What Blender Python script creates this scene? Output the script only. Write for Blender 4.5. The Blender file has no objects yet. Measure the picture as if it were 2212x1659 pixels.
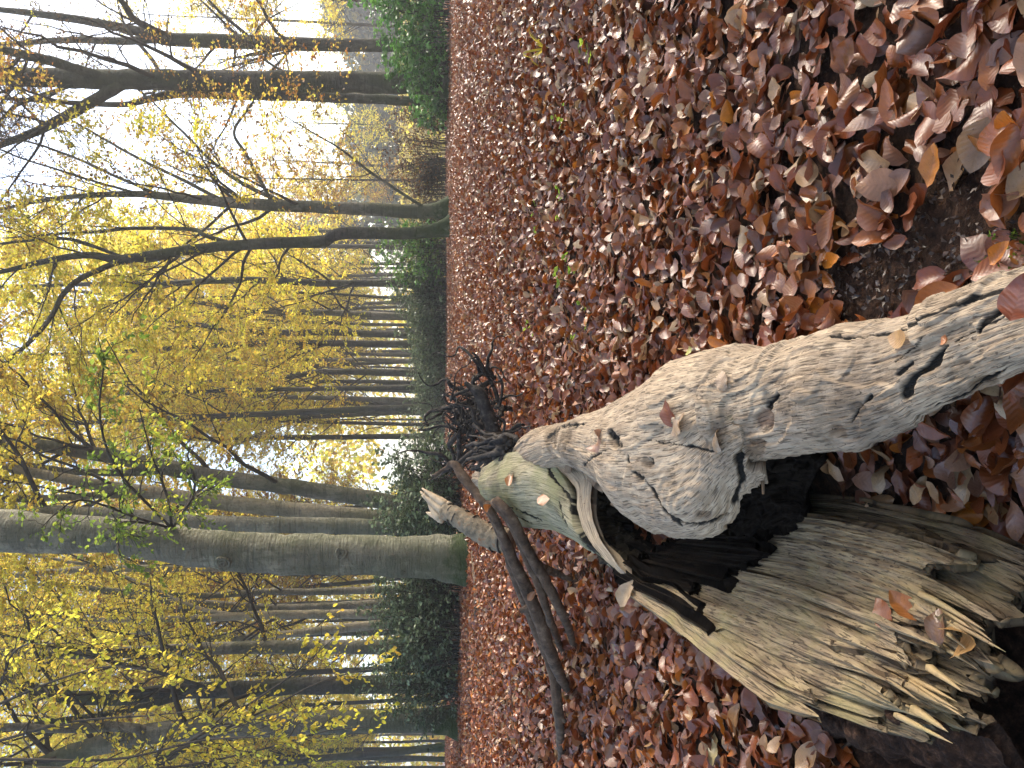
import bpy, math
import numpy as np
from mathutils import Matrix, Vector
rng = np.random.default_rng(11)
R_ = math.radians
scene = bpy.context.scene
COL = scene.collection

# ------------------------------------------------------------------ camera (held sideways: the world's up is the picture's left)
CAM_H, FPX = 0.80, 769.0
PITCH = math.atan(74.0 / FPX)
FW = np.array([0, math.cos(PITCH), -math.sin(PITCH)])
UP = np.array([0, math.sin(PITCH), math.cos(PITCH)])
RT = np.array([1.0, 0, 0])
EYE = np.array([0, 0, CAM_H])
cd = bpy.data.cameras.new("camera"); cam = bpy.data.objects.new("camera", cd); COL.objects.link(cam)
cd.sensor_fit = 'HORIZONTAL'; cd.sensor_width = 36; cd.lens = FPX / 1024 * 36
cd.clip_start = 0.02; cd.clip_end = 2000
cam.matrix_world = Matrix(((-UP[0], 1, -FW[0], EYE[0]), (-UP[1], 0, -FW[1], EYE[1]), (-UP[2], 0, -FW[2], EYE[2]), (0, 0, 0, 1)))
scene.camera = cam

# ------------------------------------------------------------------ sky, sun, exposure
SUN_EL, SUN_AZ = R_(34), R_(62)          # azimuth: to the right of the view direction (+Y)
w = bpy.data.worlds.new("World"); scene.world = w; w.use_nodes = True
nt = w.node_tree; bg = nt.nodes['Background']
sky = nt.nodes.new('ShaderNodeTexSky'); sky.sky_type = 'NISHITA'; sky.sun_disc = False
sky.sun_elevation = SUN_EL; sky.sun_rotation = SUN_AZ
sky.air_density = 1.0; sky.dust_density = 2.6; sky.ozone_density = 1.0
nt.links.new(sky.outputs[0], bg.inputs[0]); bg.inputs[1].default_value = 0.15
sd = bpy.data.lights.new("sun", 'SUN'); sd.energy = 2.4; sd.angle = R_(22); sd.color = (1.0, 0.93, 0.80)
sun = bpy.data.objects.new("sun", sd); COL.objects.link(sun)
sdir = Vector((math.sin(SUN_AZ) * math.cos(SUN_EL), math.cos(SUN_AZ) * math.cos(SUN_EL), math.sin(SUN_EL)))
sun.rotation_euler = (-sdir).to_track_quat('-Z', 'Y').to_euler(); sun.location = (5, 5, 30)
vs = scene.view_settings
scene.display_settings.display_device = 'sRGB'
vs.view_transform = 'Standard'; vs.look = 'None'; vs.gamma = 1; vs.use_curve_mapping = False
vs.exposure = 1.85
scene.cycles.max_bounces = 8; scene.cycles.diffuse_bounces = 7; scene.cycles.glossy_bounces = 2
scene.cycles.transmission_bounces = 4; scene.cycles.volume_bounces = 0; scene.cycles.transparent_max_bounces = 4
scene.cycles.use_denoising = True
HAZE = 0.0020

# ------------------------------------------------------------------ helpers
def norm(a):
    return a / np.maximum(np.linalg.norm(a, axis=-1, keepdims=True), 1e-9)
def ray(px, py):                          # picture coordinates of the 2212 x 1659 view -> ray with unit depth
    u = (1659 - np.asarray(py, float)) * 0.46293 ; v = np.asarray(px, float) * 0.46293
    return FW + ((u - 384) / FPX)[..., None] * RT - ((v - 512) / FPX)[..., None] * UP
def at(px, py, d):                        # a point at forward depth d
    return EYE + ray(px, py) * np.asarray(d, float)[..., None]
def at_y(px, py, y):                      # a point on the upright plane y = const
    r = ray(px, py)
    return EYE + r * (np.asarray(y, float) / r[..., 1])[..., None]
_P = np.random.default_rng(5).random(4096)
def _h(i, j, k):
    h = (i * 73856093) ^ (j * 19349663) ^ (k * 83492791)
    h = ((h ^ (h >> 13)) * 1274126177) & 0xFFFFFFFF; h = ((h ^ (h >> 15)) * 668265263) & 0xFFFFFFFF
    return _P[(h ^ (h >> 16)) & 4095]
def vnoise(p):
    p = np.asarray(p, float); i = np.floor(p).astype(np.int64); f = p - i; f = f * f * (3 - 2 * f)
    x, y, z = i[..., 0], i[..., 1], i[..., 2]; fx, fy, fz = f[..., 0], f[..., 1], f[..., 2]
    def L(a, b, t): return a + (b - a) * t
    return L(L(L(_h(x, y, z), _h(x+1, y, z), fx), L(_h(x, y+1, z), _h(x+1, y+1, z), fx), fy),
             L(L(_h(x, y, z+1), _h(x+1, y, z+1), fx), L(_h(x, y+1, z+1), _h(x+1, y+1, z+1), fx), fy), fz) * 2 - 1
def fbm(p, o=4):
    p = np.asarray(p, float); s = 0; a = 1.0
    for _ in range(o):
        s = s + a * vnoise(p); p = p * 2.03 + 17.3; a *= 0.5
    return s / 1.9
def n2(x, y, f, o=3, z=0.0):
    return fbm(np.stack([np.asarray(x) * f, np.asarray(y) * f, np.zeros_like(x) + z], -1), o)
def smooth(a, b, x):
    t = np.clip((x - a) / (b - a), 0, 1); return t * t * (3 - 2 * t)

class MB:                                 # collects arrays, links them as ONE mesh object
    def __init__(s): s.v = []; s.f = []; s.t = []; s.c = []; s.uv = []; s.n = 0
    def add(s, v, quads=None, tris=None, col=None, uv=None):
        v = np.asarray(v, np.float32).reshape(-1, 3); k = len(v); s.v.append(v)
        if quads is not None: s.f.append(np.asarray(quads, np.int64).reshape(-1, 4) + s.n)
        if tris is not None: s.t.append(np.asarray(tris, np.int64).reshape(-1, 3) + s.n)
        c = np.ones((k, 4), np.float32)
        if col is not None: c[:, :3] = np.broadcast_to(np.asarray(col, np.float32), (k, 3))
        s.c.append(c)
        s.uv.append(np.zeros((k, 2), np.float32) if uv is None else np.asarray(uv, np.float32).reshape(-1, 2))
        s.n += k
    def build(s, name, mat, parent=None, smooth_=True, origin=None):
        V = np.concatenate(s.v); 
        if origin is not None: V = V - np.asarray(origin, np.float32)
        F = np.concatenate(s.f) if s.f else np.zeros((0, 4), np.int64)
        T = np.concatenate(s.t) if s.t else np.zeros((0, 3), np.int64)
        me = bpy.data.meshes.new(name); me.vertices.add(len(V)); me.vertices.foreach_set('co', V.ravel())
        loops = np.concatenate([F.ravel(), T.ravel()]).astype(np.int32)
        me.loops.add(len(loops)); me.loops.foreach_set('vertex_index', loops)
        tot = np.concatenate([np.full(len(F), 4), np.full(len(T), 3)]).astype(np.int32)
        st = np.concatenate([[0], np.cumsum(tot)[:-1]]).astype(np.int32)
        me.polygons.add(len(tot)); me.polygons.foreach_set('loop_start', st); me.polygons.foreach_set('loop_total', tot)
        me.polygons.foreach_set('use_smooth', np.full(len(tot), smooth_))
        uvl = me.uv_layers.new(name='UVMap'); uvl.data.foreach_set('uv', np.concatenate(s.uv)[loops].ravel())
        ca = me.color_attributes.new('tint', 'FLOAT_COLOR', 'POINT'); ca.data.foreach_set('color', np.concatenate(s.c).ravel())
        me.update(calc_edges=True); me.validate()
        o = bpy.data.objects.new(name, me); COL.objects.link(o)
        if mat: me.materials.append(mat)
        if parent: o.parent = parent
        if origin is not None and not parent: o.location = tuple(origin)
        return o
def tag(o, label=None, cat=None, group=None, kind=None):
    if label: o['label'] = label
    if cat: o['category'] = cat
    if group: o['group'] = group
    if kind: o['kind'] = kind
    return o
def thing(name, loc, label, cat, group=None):
    o = bpy.data.objects.new(name, None); COL.objects.link(o); o.location = tuple(loc); o.empty_display_size = .2
    return tag(o, label, cat, group)

def crom(C, t):                           # Catmull-Rom through C (n, ...) at t in 0..1
    C = np.asarray(C, float); n = len(C); t = np.clip(np.asarray(t, float), 0, 1) * (n - 1)
    i = np.minimum(t.astype(int), n - 2); f = (t - i).reshape((-1,) + (1,) * (C.ndim - 1))
    E = np.concatenate([2 * C[:1] - C[1:2], C, 2 * C[-1:] - C[-2:-1]])
    a, b, c, d = E[i], E[i+1], E[i+2], E[i+3]
    return 0.5 * (2*b + (c-a)*f + (2*a-5*b+4*c-d)*f*f + (3*b-a-3*c+d)*f**3)

def tubes(mb, P, R, sides=5, cap=False, col=None, bump=0.0, bf=6.0, lobes=None):
    P = np.asarray(P, float); R = np.asarray(R, float)
    if P.ndim == 2: P = P[None]; R = R[None]
    K, n, _ = P.shape
    T = norm(np.gradient(P, axis=1))
    ref = np.where(np.abs(T[:, :1, 2:3]) > .8, np.array([1., 0, 0]), np.array([0, 0, 1.]))
    a = norm(np.cross(T[:, 0], ref[:, 0])); A = np.empty_like(P)
    for j in range(n):
        a = norm(a - (a * T[:, j]).sum(-1, keepdims=True) * T[:, j]); A[:, j] = a
    B = np.cross(T, A)
    th = np.arange(sides) * 2 * np.pi / sides
    rad = np.broadcast_to(R[:, :, None], (K, n, sides)).copy()
    D = A[:, :, None] * np.cos(th)[None, None, :, None] + B[:, :, None] * np.sin(th)[None, None, :, None]
    if bump: 
        q = P[:, :, None] + D * rad[..., None]
        rad *= 1 + bump * fbm(q * bf, 3)
    if lobes is not None: rad *= lobes(np.broadcast_to(th, rad.shape), P)
    V = P[:, :, None] + D * rad[..., None]
    idx = np.arange(K * n * sides).reshape(K, n, sides); nx = np.roll(idx, -1, 2)
    q = np.stack([idx[:, :-1], nx[:, :-1], nx[:, 1:], idx[:, 1:]], -1).reshape(-1, 4)
    tr = None; Vv = V.reshape(-1, 3)
    if cap:
        c = np.concatenate([P[:, 0], P[:, -1]]); Vv = np.concatenate([Vv, c]); b0 = K * n * sides
        k = np.arange(K)[:, None]
        t0 = np.stack([idx[:, 0], np.broadcast_to(b0 + k, (K, sides)), nx[:, 0]], -1)
        t1 = np.stack([idx[:, -1], nx[:, -1], np.broadcast_to(b0 + K + k, (K, sides))], -1)
        tr = np.concatenate([t0.reshape(-1, 3), t1.reshape(-1, 3)])
    if col is not None and np.ndim(col) == 3: col = np.broadcast_to(col[:, :, None, :], V.shape).reshape(-1, 3)
    mb.add(Vv, q, tr, col=col)

# ------------------------------------------------------------------ materials
class NT:
    def __init__(s, name):
        s.m = bpy.data.materials.new(name); s.m.use_nodes = True; s.t = s.m.node_tree
        s.p = s.t.nodes['Principled BSDF']; s.out = s.t.nodes['Material Output']
    def n(s, typ, **kw):
        o = s.t.nodes.new('ShaderNode' + typ)
        for k, v in kw.items():
            if hasattr(o, k): setattr(o, k, v)
        return o
    def l(s, a, b): s.t.links.new(a, b)
    def val(s, sock, v):
        if hasattr(v, 'is_linked'): s.l(v, sock)
        else: sock.default_value = v
    def noise(s, vec, scale, detail=4, rough=.55, dist=0.0):
        o = s.n('TexNoise'); s.l(vec, o.inputs['Vector']); o.inputs['Scale'].default_value = scale
        o.inputs['Detail'].default_value = detail; o.inputs['Roughness'].default_value = rough; o.inputs['Distortion'].default_value = dist
        return o.outputs['Fac']
    def ramp(s, fac, stops, interp='LINEAR'):
        o = s.n('ValToRGB'); s.l(fac, o.inputs[0]); e = o.color_ramp.elements; o.color_ramp.interpolation = interp
        while len(e) < len(stops): e.new(.5)
        for i, (p, c) in enumerate(stops):
            e[i].position = p; e[i].color = (c if len(c) == 4 else (*c, 1)) if not np.isscalar(c) else (c, c, c, 1)
        return o.outputs[0]
    def mix(s, fac, a, b, mode='MIX'):
        o = s.n('Mix'); o.data_type = 'RGBA'; o.blend_type = mode
        for sock, v in ((o.inputs[0], fac), (o.inputs[6], a), (o.inputs[7], b)):
            if isinstance(v, tuple) and len(v) == 3: v = (*v, 1)
            s.val(sock, v)
        return o.outputs[2]
    def math(s, op, a, b=0.0, c=0.0):
        o = s.n('Math'); o.operation = op
        s.val(o.inputs[0], a); s.val(o.inputs[1], b); s.val(o.inputs[2], c); return o.outputs[0]
    def mapv(s, vec, scale, loc=(0, 0, 0)):
        o = s.n('Mapping'); s.l(vec, o.inputs[0]); o.inputs['Scale'].default_value = scale; o.inputs['Location'].default_value = loc
        return o.outputs[0]
    def bump(s, h, strength=.3, dist=.01):
        o = s.n('Bump'); s.l(h, o.inputs['Height']); o.inputs['Strength'].default_value = strength; o.inputs['Distance'].default_value = dist
        s.l(o.outputs[0], s.p.inputs['Normal']); return o.outputs[0]
    def tint(s):
        o = s.n('Attribute'); o.attribute_name = 'tint'; return o.outputs['Color']
    def coord(s, k='Object'): return s.n('TexCoord').outputs[k]
    def z(s, vec):
        o = s.n('SeparateXYZ'); s.l(vec, o.inputs[0]); return o.outputs
    def base(s, c, rough=.7, spec=.3):
        s.val(s.p.inputs['Base Color'], (*c, 1) if isinstance(c, tuple) and len(c) == 3 else c)
        s.val(s.p.inputs['Roughness'], rough); s.val(s.p.inputs['Specular IOR Level'], spec)

def bark_mat(name, c1, c2, dark, moss_h, moss=(.030, .048, .012)):
    m = NT(name); o = m.coord('Object')
    a = m.noise(o, 1.3, 6, .65); b = m.noise(m.mapv(o, (1.6, 1.6, 17)), 1.0, 5, .65, .6); c = m.noise(m.mapv(o, (11, 11, 1.4)), 1.0, 5, .65, .4)
    col = m.mix(m.ramp(a, [(.40, 0.), (.58, 1.)]), c1, c2)
    lich = m.noise(m.mapv(o, (3.2, 3.2, 2.0), (7, 3, 1)), 1, 6, .7)
    col = m.mix(m.ramp(lich, [(.52, 0.), (.60, .6)]), col, tuple(min(1, k * 1.75) for k in c2))
    col = m.mix(m.ramp(b, [(.56, 0.), (.64, .5)]), col, dark)
    col = m.mix(m.ramp(c, [(.50, 0.), (.66, .3)]), col, dark)
    sp = m.noise(o, 22, 4, .65)
    col = m.mix(m.ramp(sp, [(.56, 0.), (.66, .5)]), col, dark)
    alg = m.ramp(m.noise(m.mapv(o, (1.1, 1.1, .45), (3, 9, 2)), 1, 5, .6), [(.42, 0.), (.60, .6)])
    col = m.mix(alg, col, (.060, .070, .030))
    z = m.z(o)[2]; f = m.math('ADD', m.math('MULTIPLY', z, -1.0 / moss_h), m.math('MULTIPLY', m.noise(o, 4.5, 7, .75), 2.6))
    mf = m.ramp(f, [(.55, 0.), (1.15, .9)])
    col = m.mix(mf, col, m.mix(m.noise(o, 34, 4, .7), (moss[0]*.35, moss[1]*.35, moss[2]*.5), (moss[0]*1.5, moss[1]*1.5, moss[2]*1.3)))
    m.base(col, .85, .15)
    h = m.math('ADD', m.math('MULTIPLY', b, -1.6), m.math('ADD', m.noise(m.mapv(o, (14, 14, 30)), 1, 5), m.math('MULTIPLY', m.noise(o, 60, 3), .4))); m.bump(h, .9, .03)
    return m.m
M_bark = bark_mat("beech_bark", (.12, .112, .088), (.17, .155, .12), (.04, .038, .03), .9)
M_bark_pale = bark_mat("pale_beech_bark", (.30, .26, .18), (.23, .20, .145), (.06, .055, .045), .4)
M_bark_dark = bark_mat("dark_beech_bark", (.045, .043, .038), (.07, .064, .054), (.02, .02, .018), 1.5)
M_bark_big = bark_mat("mossy_beech_bark", (.15, .142, .108), (.21, .198, .152), (.06, .058, .045), .5)

def twig_mat():
    m = NT("twig_bark"); o = m.coord('Object')
    m.base(m.mix(m.noise(o, 9, 4), (.028, .024, .02), (.075, .062, .048)), .85, .15); return m.m
M_twig = twig_mat()

def leaf_mat(name, trans=.5, rough=.5, spec=.25):
    m = NT(name); t = m.tint()
    m.base(t, rough, spec)
    tr = m.n('BsdfTranslucent'); m.l(t, tr.inputs[0])
    mx = m.n('MixShader'); mx.inputs[0].default_value = trans
    m.l(m.p.outputs[0], mx.inputs[1]); m.l(tr.outputs[0], mx.inputs[2]); m.l(mx.outputs[0], m.out.inputs[0]); return m.m
M_leaf = leaf_mat("autumn_foliage", .68)
M_ever = leaf_mat("evergreen_foliage", .2, .38, .45)

def litter_mat(name="fallen_beech_leaf"):
    m = NT(name); t = m.tint(); uv = m.z(m.coord('UV')); x, y = uv[0], uv[1]      # x along the leaf 0..1, y across -1..1
    ay = m.math('ABSOLUTE', y)
    ph = m.math('MULTIPLY', m.math('SUBTRACT', x, m.math('MULTIPLY', ay, .20)), 9.0)
    fr = m.math('ABSOLUTE', m.math('SUBTRACT', m.math('FRACT', ph), .5))
    vein = m.ramp(fr, [(.0, 1.), (.09, 0.)])
    mid = m.ramp(ay, [(.03, 1.), (.09, 0.)])
    v = m.math('MAXIMUM', vein, mid)
    o = m.coord('Object'); bl = m.noise(o, 60, 4, .6)
    col = m.mix(m.math('MULTIPLY', v, .22), t, m.mix(.5, t, (.08, .03, .012)))
    col = m.mix(m.ramp(bl, [(.35, .0), (.75, .55)]), col, m.mix(1.0, col, (.45, .36, .32), 'MULTIPLY'))
    sp = m.noise(o, 330, 2, .5)
    col = m.mix(m.ramp(sp, [(.68, 0.), (.74, .7)]), col, (.03, .015, .01))
    m.base(col, m.ramp(bl, [(.3, .26), (.7, .46)]), .75)
    m.bump(m.math('ADD', m.math('MULTIPLY', fr, .55), m.math('MULTIPLY', bl, .5)), .3, .003)
    tr = m.n('BsdfTranslucent'); m.l(col, tr.inputs[0]); mx = m.n('MixShader'); mx.inputs[0].default_value = .18
    m.l(m.p.outputs[0], mx.inputs[1]); m.l(tr.outputs[0], mx.inputs[2]); m.l(mx.outputs[0], m.out.inputs[0]); return m.m
M_litter = litter_mat()

def humus_mat():
    m = NT("humus"); o = m.coord('Object')
    a = m.noise(o, 55, 5, .7); b = m.noise(o, 3, 3)
    col = m.ramp(a, [(.3, (.010, .006, .004)), (.5, (.035, .018, .011)), (.62, (.075, .038, .022)), (.72, (.16, .09, .05))])
    far = m.ramp(m.math('MULTIPLY', m.z(o)[1], .04), [(.35, 0.), (.9, 1.)])
    col = m.mix(far, col, m.mix(b, (.085, .032, .014), (.14, .055, .026)))
    m.base(col, .9, .15); m.bump(a, .8, .015); return m.m
M_humus = humus_mat()

def wood_mat(name, c1, c2, c3, dark, gs=1.0, green=None, rough=.75, bump=.5, spec=.2):
    m = NT(name); uv = m.coord('UV'); o = m.coord('Object')
    wv = m.noise(o, 9, 2, .5)
    cb = m.n('CombineXYZ'); q = m.z(uv); m.l(m.math('ADD', q[0], m.math('MULTIPLY', wv, .008)), cb.inputs[0]); m.l(q[1], cb.inputs[1]); m.l(m.math('MULTIPLY', wv, .06), cb.inputs[2])
    g1 = m.noise(m.mapv(cb.outputs[0], (95 * gs, 7 * gs, 2)), 1.0, 5, .6, .12); g2 = m.noise(m.mapv(cb.outputs[0], (260 * gs, 16 * gs, 3)), 1.0, 3, .6, .1)
    big = m.noise(o, 5.5, 4, .6)
    col = m.mix(m.ramp(big, [(.38, 0.), (.62, 1.)]), c1, c2)
    col = m.mix(m.ramp(g1, [(.40, 0.), (.58, .85)]), col, c3)
    col = m.mix(m.ramp(g2, [(.535, 0.), (.60, .8)]), col, dark)
    pit = m.noise(o, 90, 3, .6); col = m.mix(m.ramp(pit, [(.67, 0.), (.72, .9)]), col, dark)
    st = m.noise(o, 4.2, 6, .7); col = m.mix(m.ramp(st, [(.50, 0.), (.64, .7)]), col, m.mix(1.0, col, (.42, .40, .40), 'MULTIPLY'))
    if green: col = m.mix(m.ramp(m.noise(o, 6, 4, .6), [(.45, 0.), (.65, .6)]), col, green)
    col = m.mix(1.0, col, m.tint(), 'MULTIPLY')
    m.base(col, rough, spec)
    m.bump(m.math('ADD', m.math('MULTIPLY', g2, -.6), m.math('ADD', g1, m.math('MULTIPLY', pit, -.5))), bump, .008); return m.m
M_wood = wood_mat("weathered_wood", (.55, .425, .29), (.41, .325, .235), (.30, .22, .145), (.075, .055, .038))
M_slab = wood_mat("algae_grey_wood", (.36, .31, .19), (.42, .36, .24), (.24, .21, .125), (.06, .05, .03), 1.0, (.26, .25, .11))
M_shell = wood_mat("splintered_wood", (.40, .30, .165), (.27, .205, .14), (.18, .128, .08), (.028, .019, .013), .8, (.30, .255, .115))
M_rot_shade = wood_mat("rot_and_shade", (.014, .010, .007), (.022, .016, .011), (.009, .006, .004), (.003, .002, .002), .5, spec=.04)  # rot darkened to near black, so the colour holds the hollow's shade too
M_cut = wood_mat("pale_broken_wood", (.58, .45, .30), (.50, .39, .27), (.40, .30, .2), (.1, .075, .05), 1.0)
def stick_mat(name, a, b, c):
    m = NT(name); o = m.coord('Object'); n = m.noise(m.mapv(o, (25, 25, 25)), 1, 5, .65); n3 = m.noise(o, 120, 3)
    col = m.ramp(n, [(.3, a), (.55, b), (.75, c)]); m.base(col, .8, .2); m.bump(m.math('ADD', n, m.math('MULTIPLY', n3, .4)), .7, .01); return m.m
M_stick = stick_mat("dead_branch_bark", (.030, .019, .013), (.11, .072, .048), (.22, .16, .11))
M_root = stick_mat("dead_root_bark", (.012, .010, .009), (.045, .037, .031), (.12, .10, .085))
M_birch = stick_mat("birch_bark", (.07, .055, .04), (.25, .20, .135), (.26, .11, .045))
M_straw = stick_mat("pale_stick_wood", (.16, .11, .07), (.34, .25, .16), (.46, .36, .25))

# ------------------------------------------------------------------ ground
def gz(x, y):
    x = np.asarray(x, float); y = np.asarray(y, float); yy = np.maximum(y, -3)
    z = 0.55 * (1 - np.exp(-yy / 12.0))
    z = z - 0.0022 * np.maximum(y - 24, 0) ** 2 * (y < 50) - (0.0022 * 26 ** 2) * (y >= 50)
    z = z + 0.035 * n2(x, y, .55, 3) * smooth(.2, 3, np.abs(y)) + 0.012 * n2(x, y, 3.1, 2, 4.0)
    z = z - 0.20 * np.exp(-(((x + .52) / .26) ** 2 + ((y - .92) / .22) ** 2))       # rotted-out hollow under the splintered end
    z = z - 0.07 * np.exp(-(((x + .12) / .16) ** 2 + ((y - 1.25) / .35) ** 2))
    tt = np.clip((y - 1.0) / 1.25, 0, 1); dd = np.hypot(x + .36 - .02 * tt, y - 1.0 - 1.25 * tt)
    z = z - 0.15 * np.exp(-(dd / .2) ** 2)                                     # the trunk has settled into the soil
    return z
def axis(lims):
    out = []
    for a, b, s in lims: out.append(np.arange(a, b, s))
    return np.concatenate(out + [[lims[-1][1]]])
gx = axis([(-250, -40, 15), (-40, -8, 1.0), (-8, -2, .2), (-2, 2, .03), (2, 8, .2), (8, 40, 1.0), (40, 250, 15)])
gy = axis([(-40, -2, 2.0), (-2, 0, .2), (0, 4, .03), (4, 10, .12), (10, 40, .7), (40, 300, 10)])
X, Y = np.meshgrid(gx, gy); Z = gz(X, Y)
Z = Z + .012 * n2(X, Y, 25, 3, 9.) * (np.abs(X) < 2.5) * (Y < 4.5) * (Y > 0)
i = np.arange(X.size).reshape(X.shape)
mb = MB(); mb.add(np.stack([X, Y, Z], -1), np.stack([i[:-1, :-1], i[:-1, 1:], i[1:, 1:], i[1:, :-1]], -1))
g = mb.build("ground", M_humus); g['kind'] = 'structure'

# ------------------------------------------------------------------ fallen leaves
PAL = np.array([(.24, .058, .012), (.30, .084, .015), (.17, .039, .010), (.40, .125, .018), (.44, .255, .12), (.50, .33, .175), (.28, .135, .08), (.21, .085, .05), (.37, .175, .088), (.50, .17, .018)])
PWT = np.array([.25, .19, .16, .08, .06, .035, .075, .08, .05, .02]); PWT = PWT / PWT.sum()
def leaf_pts(K, nu, nv, rg, length, curl=1.0, flat=False):
    """K curled leaves; returns local points (K, nu*nv, 3), uv, quads"""
    u = np.linspace(0, 1, nu); v = np.linspace(-1, 1, nv); Ug, Vg = np.meshgrid(u, v, indexing='ij')
    ug, vg = Ug.ravel(), Vg.ravel()
    wid = (np.sin(np.pi * np.clip(u, 0, 1) ** .85) ** .75) * .275; wid[0] = .012; wid[-1] = .006
    wv = np.repeat(wid, nv)
    L = length[:, None]; asp = rg.uniform(.85, 1.2, (K, 1))
    kb = rg.normal(0, .9, (K, 1)) * curl; kc = rg.normal(.35, .8, (K, 1)) * curl; tw = rg.normal(0, .55, (K, 1)) * curl
    ph = rg.uniform(0, 6.28, (K, 1)); am = rg.uniform(.01, .04, (K, 1)) * curl
    x = ug[None] * np.ones((K, 1)); y = vg[None] * wv[None] * asp
    z = kc * y * y * 2.2 + am * np.sin(ug * 16 + ph) * np.abs(vg) + am * .7 * np.sin(ug * 7 + ph * 2) * vg
    t = tw * (x - .5); y, z = y * np.cos(t) - z * np.sin(t), y * np.sin(t) + z * np.cos(t)
    an = kb * (x - .5); kb_ = np.where(np.abs(kb) < .05, .05, kb)
    xx = np.sin(kb_ * (x - .5)) / kb_ - z * np.sin(an); zz = (1 - np.cos(kb_ * (x - .5))) / kb_ + z * np.cos(an)
    P = np.stack([xx, y, zz], -1) * L[..., None]
    i = np.arange(nu * nv).reshape(nu, nv); q = np.stack([i[:-1, :-1], i[1:, :-1], i[1:, 1:], i[:-1, 1:]], -1).reshape(-1, 4)
    return P, np.stack([ug, vg], -1), q
def rotate(P, yaw, pitch, roll):
    cy, sy, cp, sp, cr, sr = [f(a)[:, None] for a in (yaw, pitch, roll) for f in (np.cos, np.sin)]
    x, y, z = P[..., 0], P[..., 1], P[..., 2]
    y, z = y * cr - z * sr, y * sr + z * cr
    x, z = x * cp + z * sp, -x * sp + z * cp
    return np.stack([x * cy - y * sy, x * sy + y * cy, z], -1)
def scatter(mb, xs, ys, nu, nv, rg, lmin, lmax, tilt, lift, cols=None):
    K = len(xs); ln = rg.uniform(lmin, lmax, K)
    P, uv, q = leaf_pts(K, nu, nv, rg, ln)
    pit = rg.normal(0, tilt, K); rol = rg.normal(0, tilt * 1.15, K)
    P = rotate(P, rg.uniform(0, 6.283, K), pit, rol)
    zz = gz(xs, ys) + rg.uniform(.002, lift, K) + .35 * np.abs(np.sin(pit)) * ln * .8
    P = P + np.stack([xs, ys, zz], -1)[:, None]
    if cols is None:
        c = PAL[rg.choice(len(PAL), K, p=PWT)] * rg.uniform(.66, 1.25, (K, 1)) * (1 + .30 * n2(xs, ys, .7, 3, 5.0))[:, None]
    else: c = cols
    m = nu * nv
    Q = (q[None] + (np.arange(K) * m)[:, None, None]).reshape(-1, 4)
    mb.add(P.reshape(-1, 3), Q, col=np.repeat(c, m, 0), uv=np.tile(uv, (K, 1)))
SHELL_XY = [(-.66, 2.3), (-.68, 1.9), (-.67, 1.45), (-.67, 1.05), (-.60, .84), (-.40, .80), (-.28, .90), (-.26, 1.15), (-.26, 1.40), (-.20, 1.52), (-.12, 1.62), (-.10, 1.76), (-.2, 2.0), (-.40, 2.3)]
def inlog(x, y):                          # footprint of the hollow trunk's lower shell
    c = np.zeros(np.shape(x), bool); P = SHELL_XY
    for (x1, y1), (x2, y2) in zip(P, P[1:] + P[:1]):
        if y1 != y2: c ^= ((y1 > y) != (y2 > y)) & (x < (x2 - x1) * (y - y1) / (y2 - y1) + x1)
    return c * 1.0
def bare(x, y):                           # patches where the dark humus shows
    h = n2(x, y, 1.6, 2, 2.0)
    b = np.exp(-(((x - .17) / .07) ** 2 + ((y - 1.25) / .16) ** 2)) * 1.25
    b += 1.1 * np.exp(-(((x - .24) / .10) ** 2 + ((y - 1.03) / .09) ** 2))
    b += 1.3 * np.exp(-(((x + .52) / .20) ** 2 + ((y - .86) / .16) ** 2))
    b += 3.0 * inlog(x, y)
    return b + .25 * h
def field(y0, y1, dens, rg, margin=1.4):
    a = 0.62; Wm = a * y1 + margin; n = int(2 * Wm * (y1 - y0) * dens)
    x = rg.uniform(-Wm, Wm, n); y = rg.uniform(y0, y1, n)
    k = (np.abs(x) < a * y + margin) & (bare(x, y) < rg.uniform(.25, .9, n))
    return x[k], y[k]
rl = np.random.default_rng(21); mb = MB()
x, y = field(.45, 3.3, 1500, rl); scatter(mb, x, y, 9, 5, rl, .040, .082, .33, .036)
x, y = field(3.3, 9, 900, rl); scatter(mb, x, y, 5, 3, rl, .052, .08, .42, .035)
x, y = field(9, 27, 400, rl, 3.0); scatter(mb, x, y, 3, 3, rl, .065, .10, .42, .05)
o = mb.build("leaf_litter", M_litter); tag(o, "red brown fallen beech leaves carpeting the whole woodland floor", "leaf litter", None, 'stuff')
# crumbs: shreds of leaf and husk over the bare humus
rk = np.random.default_rng(8); mb = MB()
x = rk.uniform(-.9, 1.2, 26000); y = rk.uniform(.5, 2.2, 26000); k = (bare(x, y) > .30) & (inlog(x, y) < .5); x, y = x[k], y[k]
scatter(mb, x, y, 3, 3, rk, .006, .018, .6, .010, cols=np.array([(.10, .055, .032)]) * rk.uniform(.2, 1.2, (len(x), 1)))
o = mb.build("leaf_crumbs", M_litter); tag(o, "dark crumbled leaf bits on the bare soil by the log", "humus", None, 'stuff')

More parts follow.
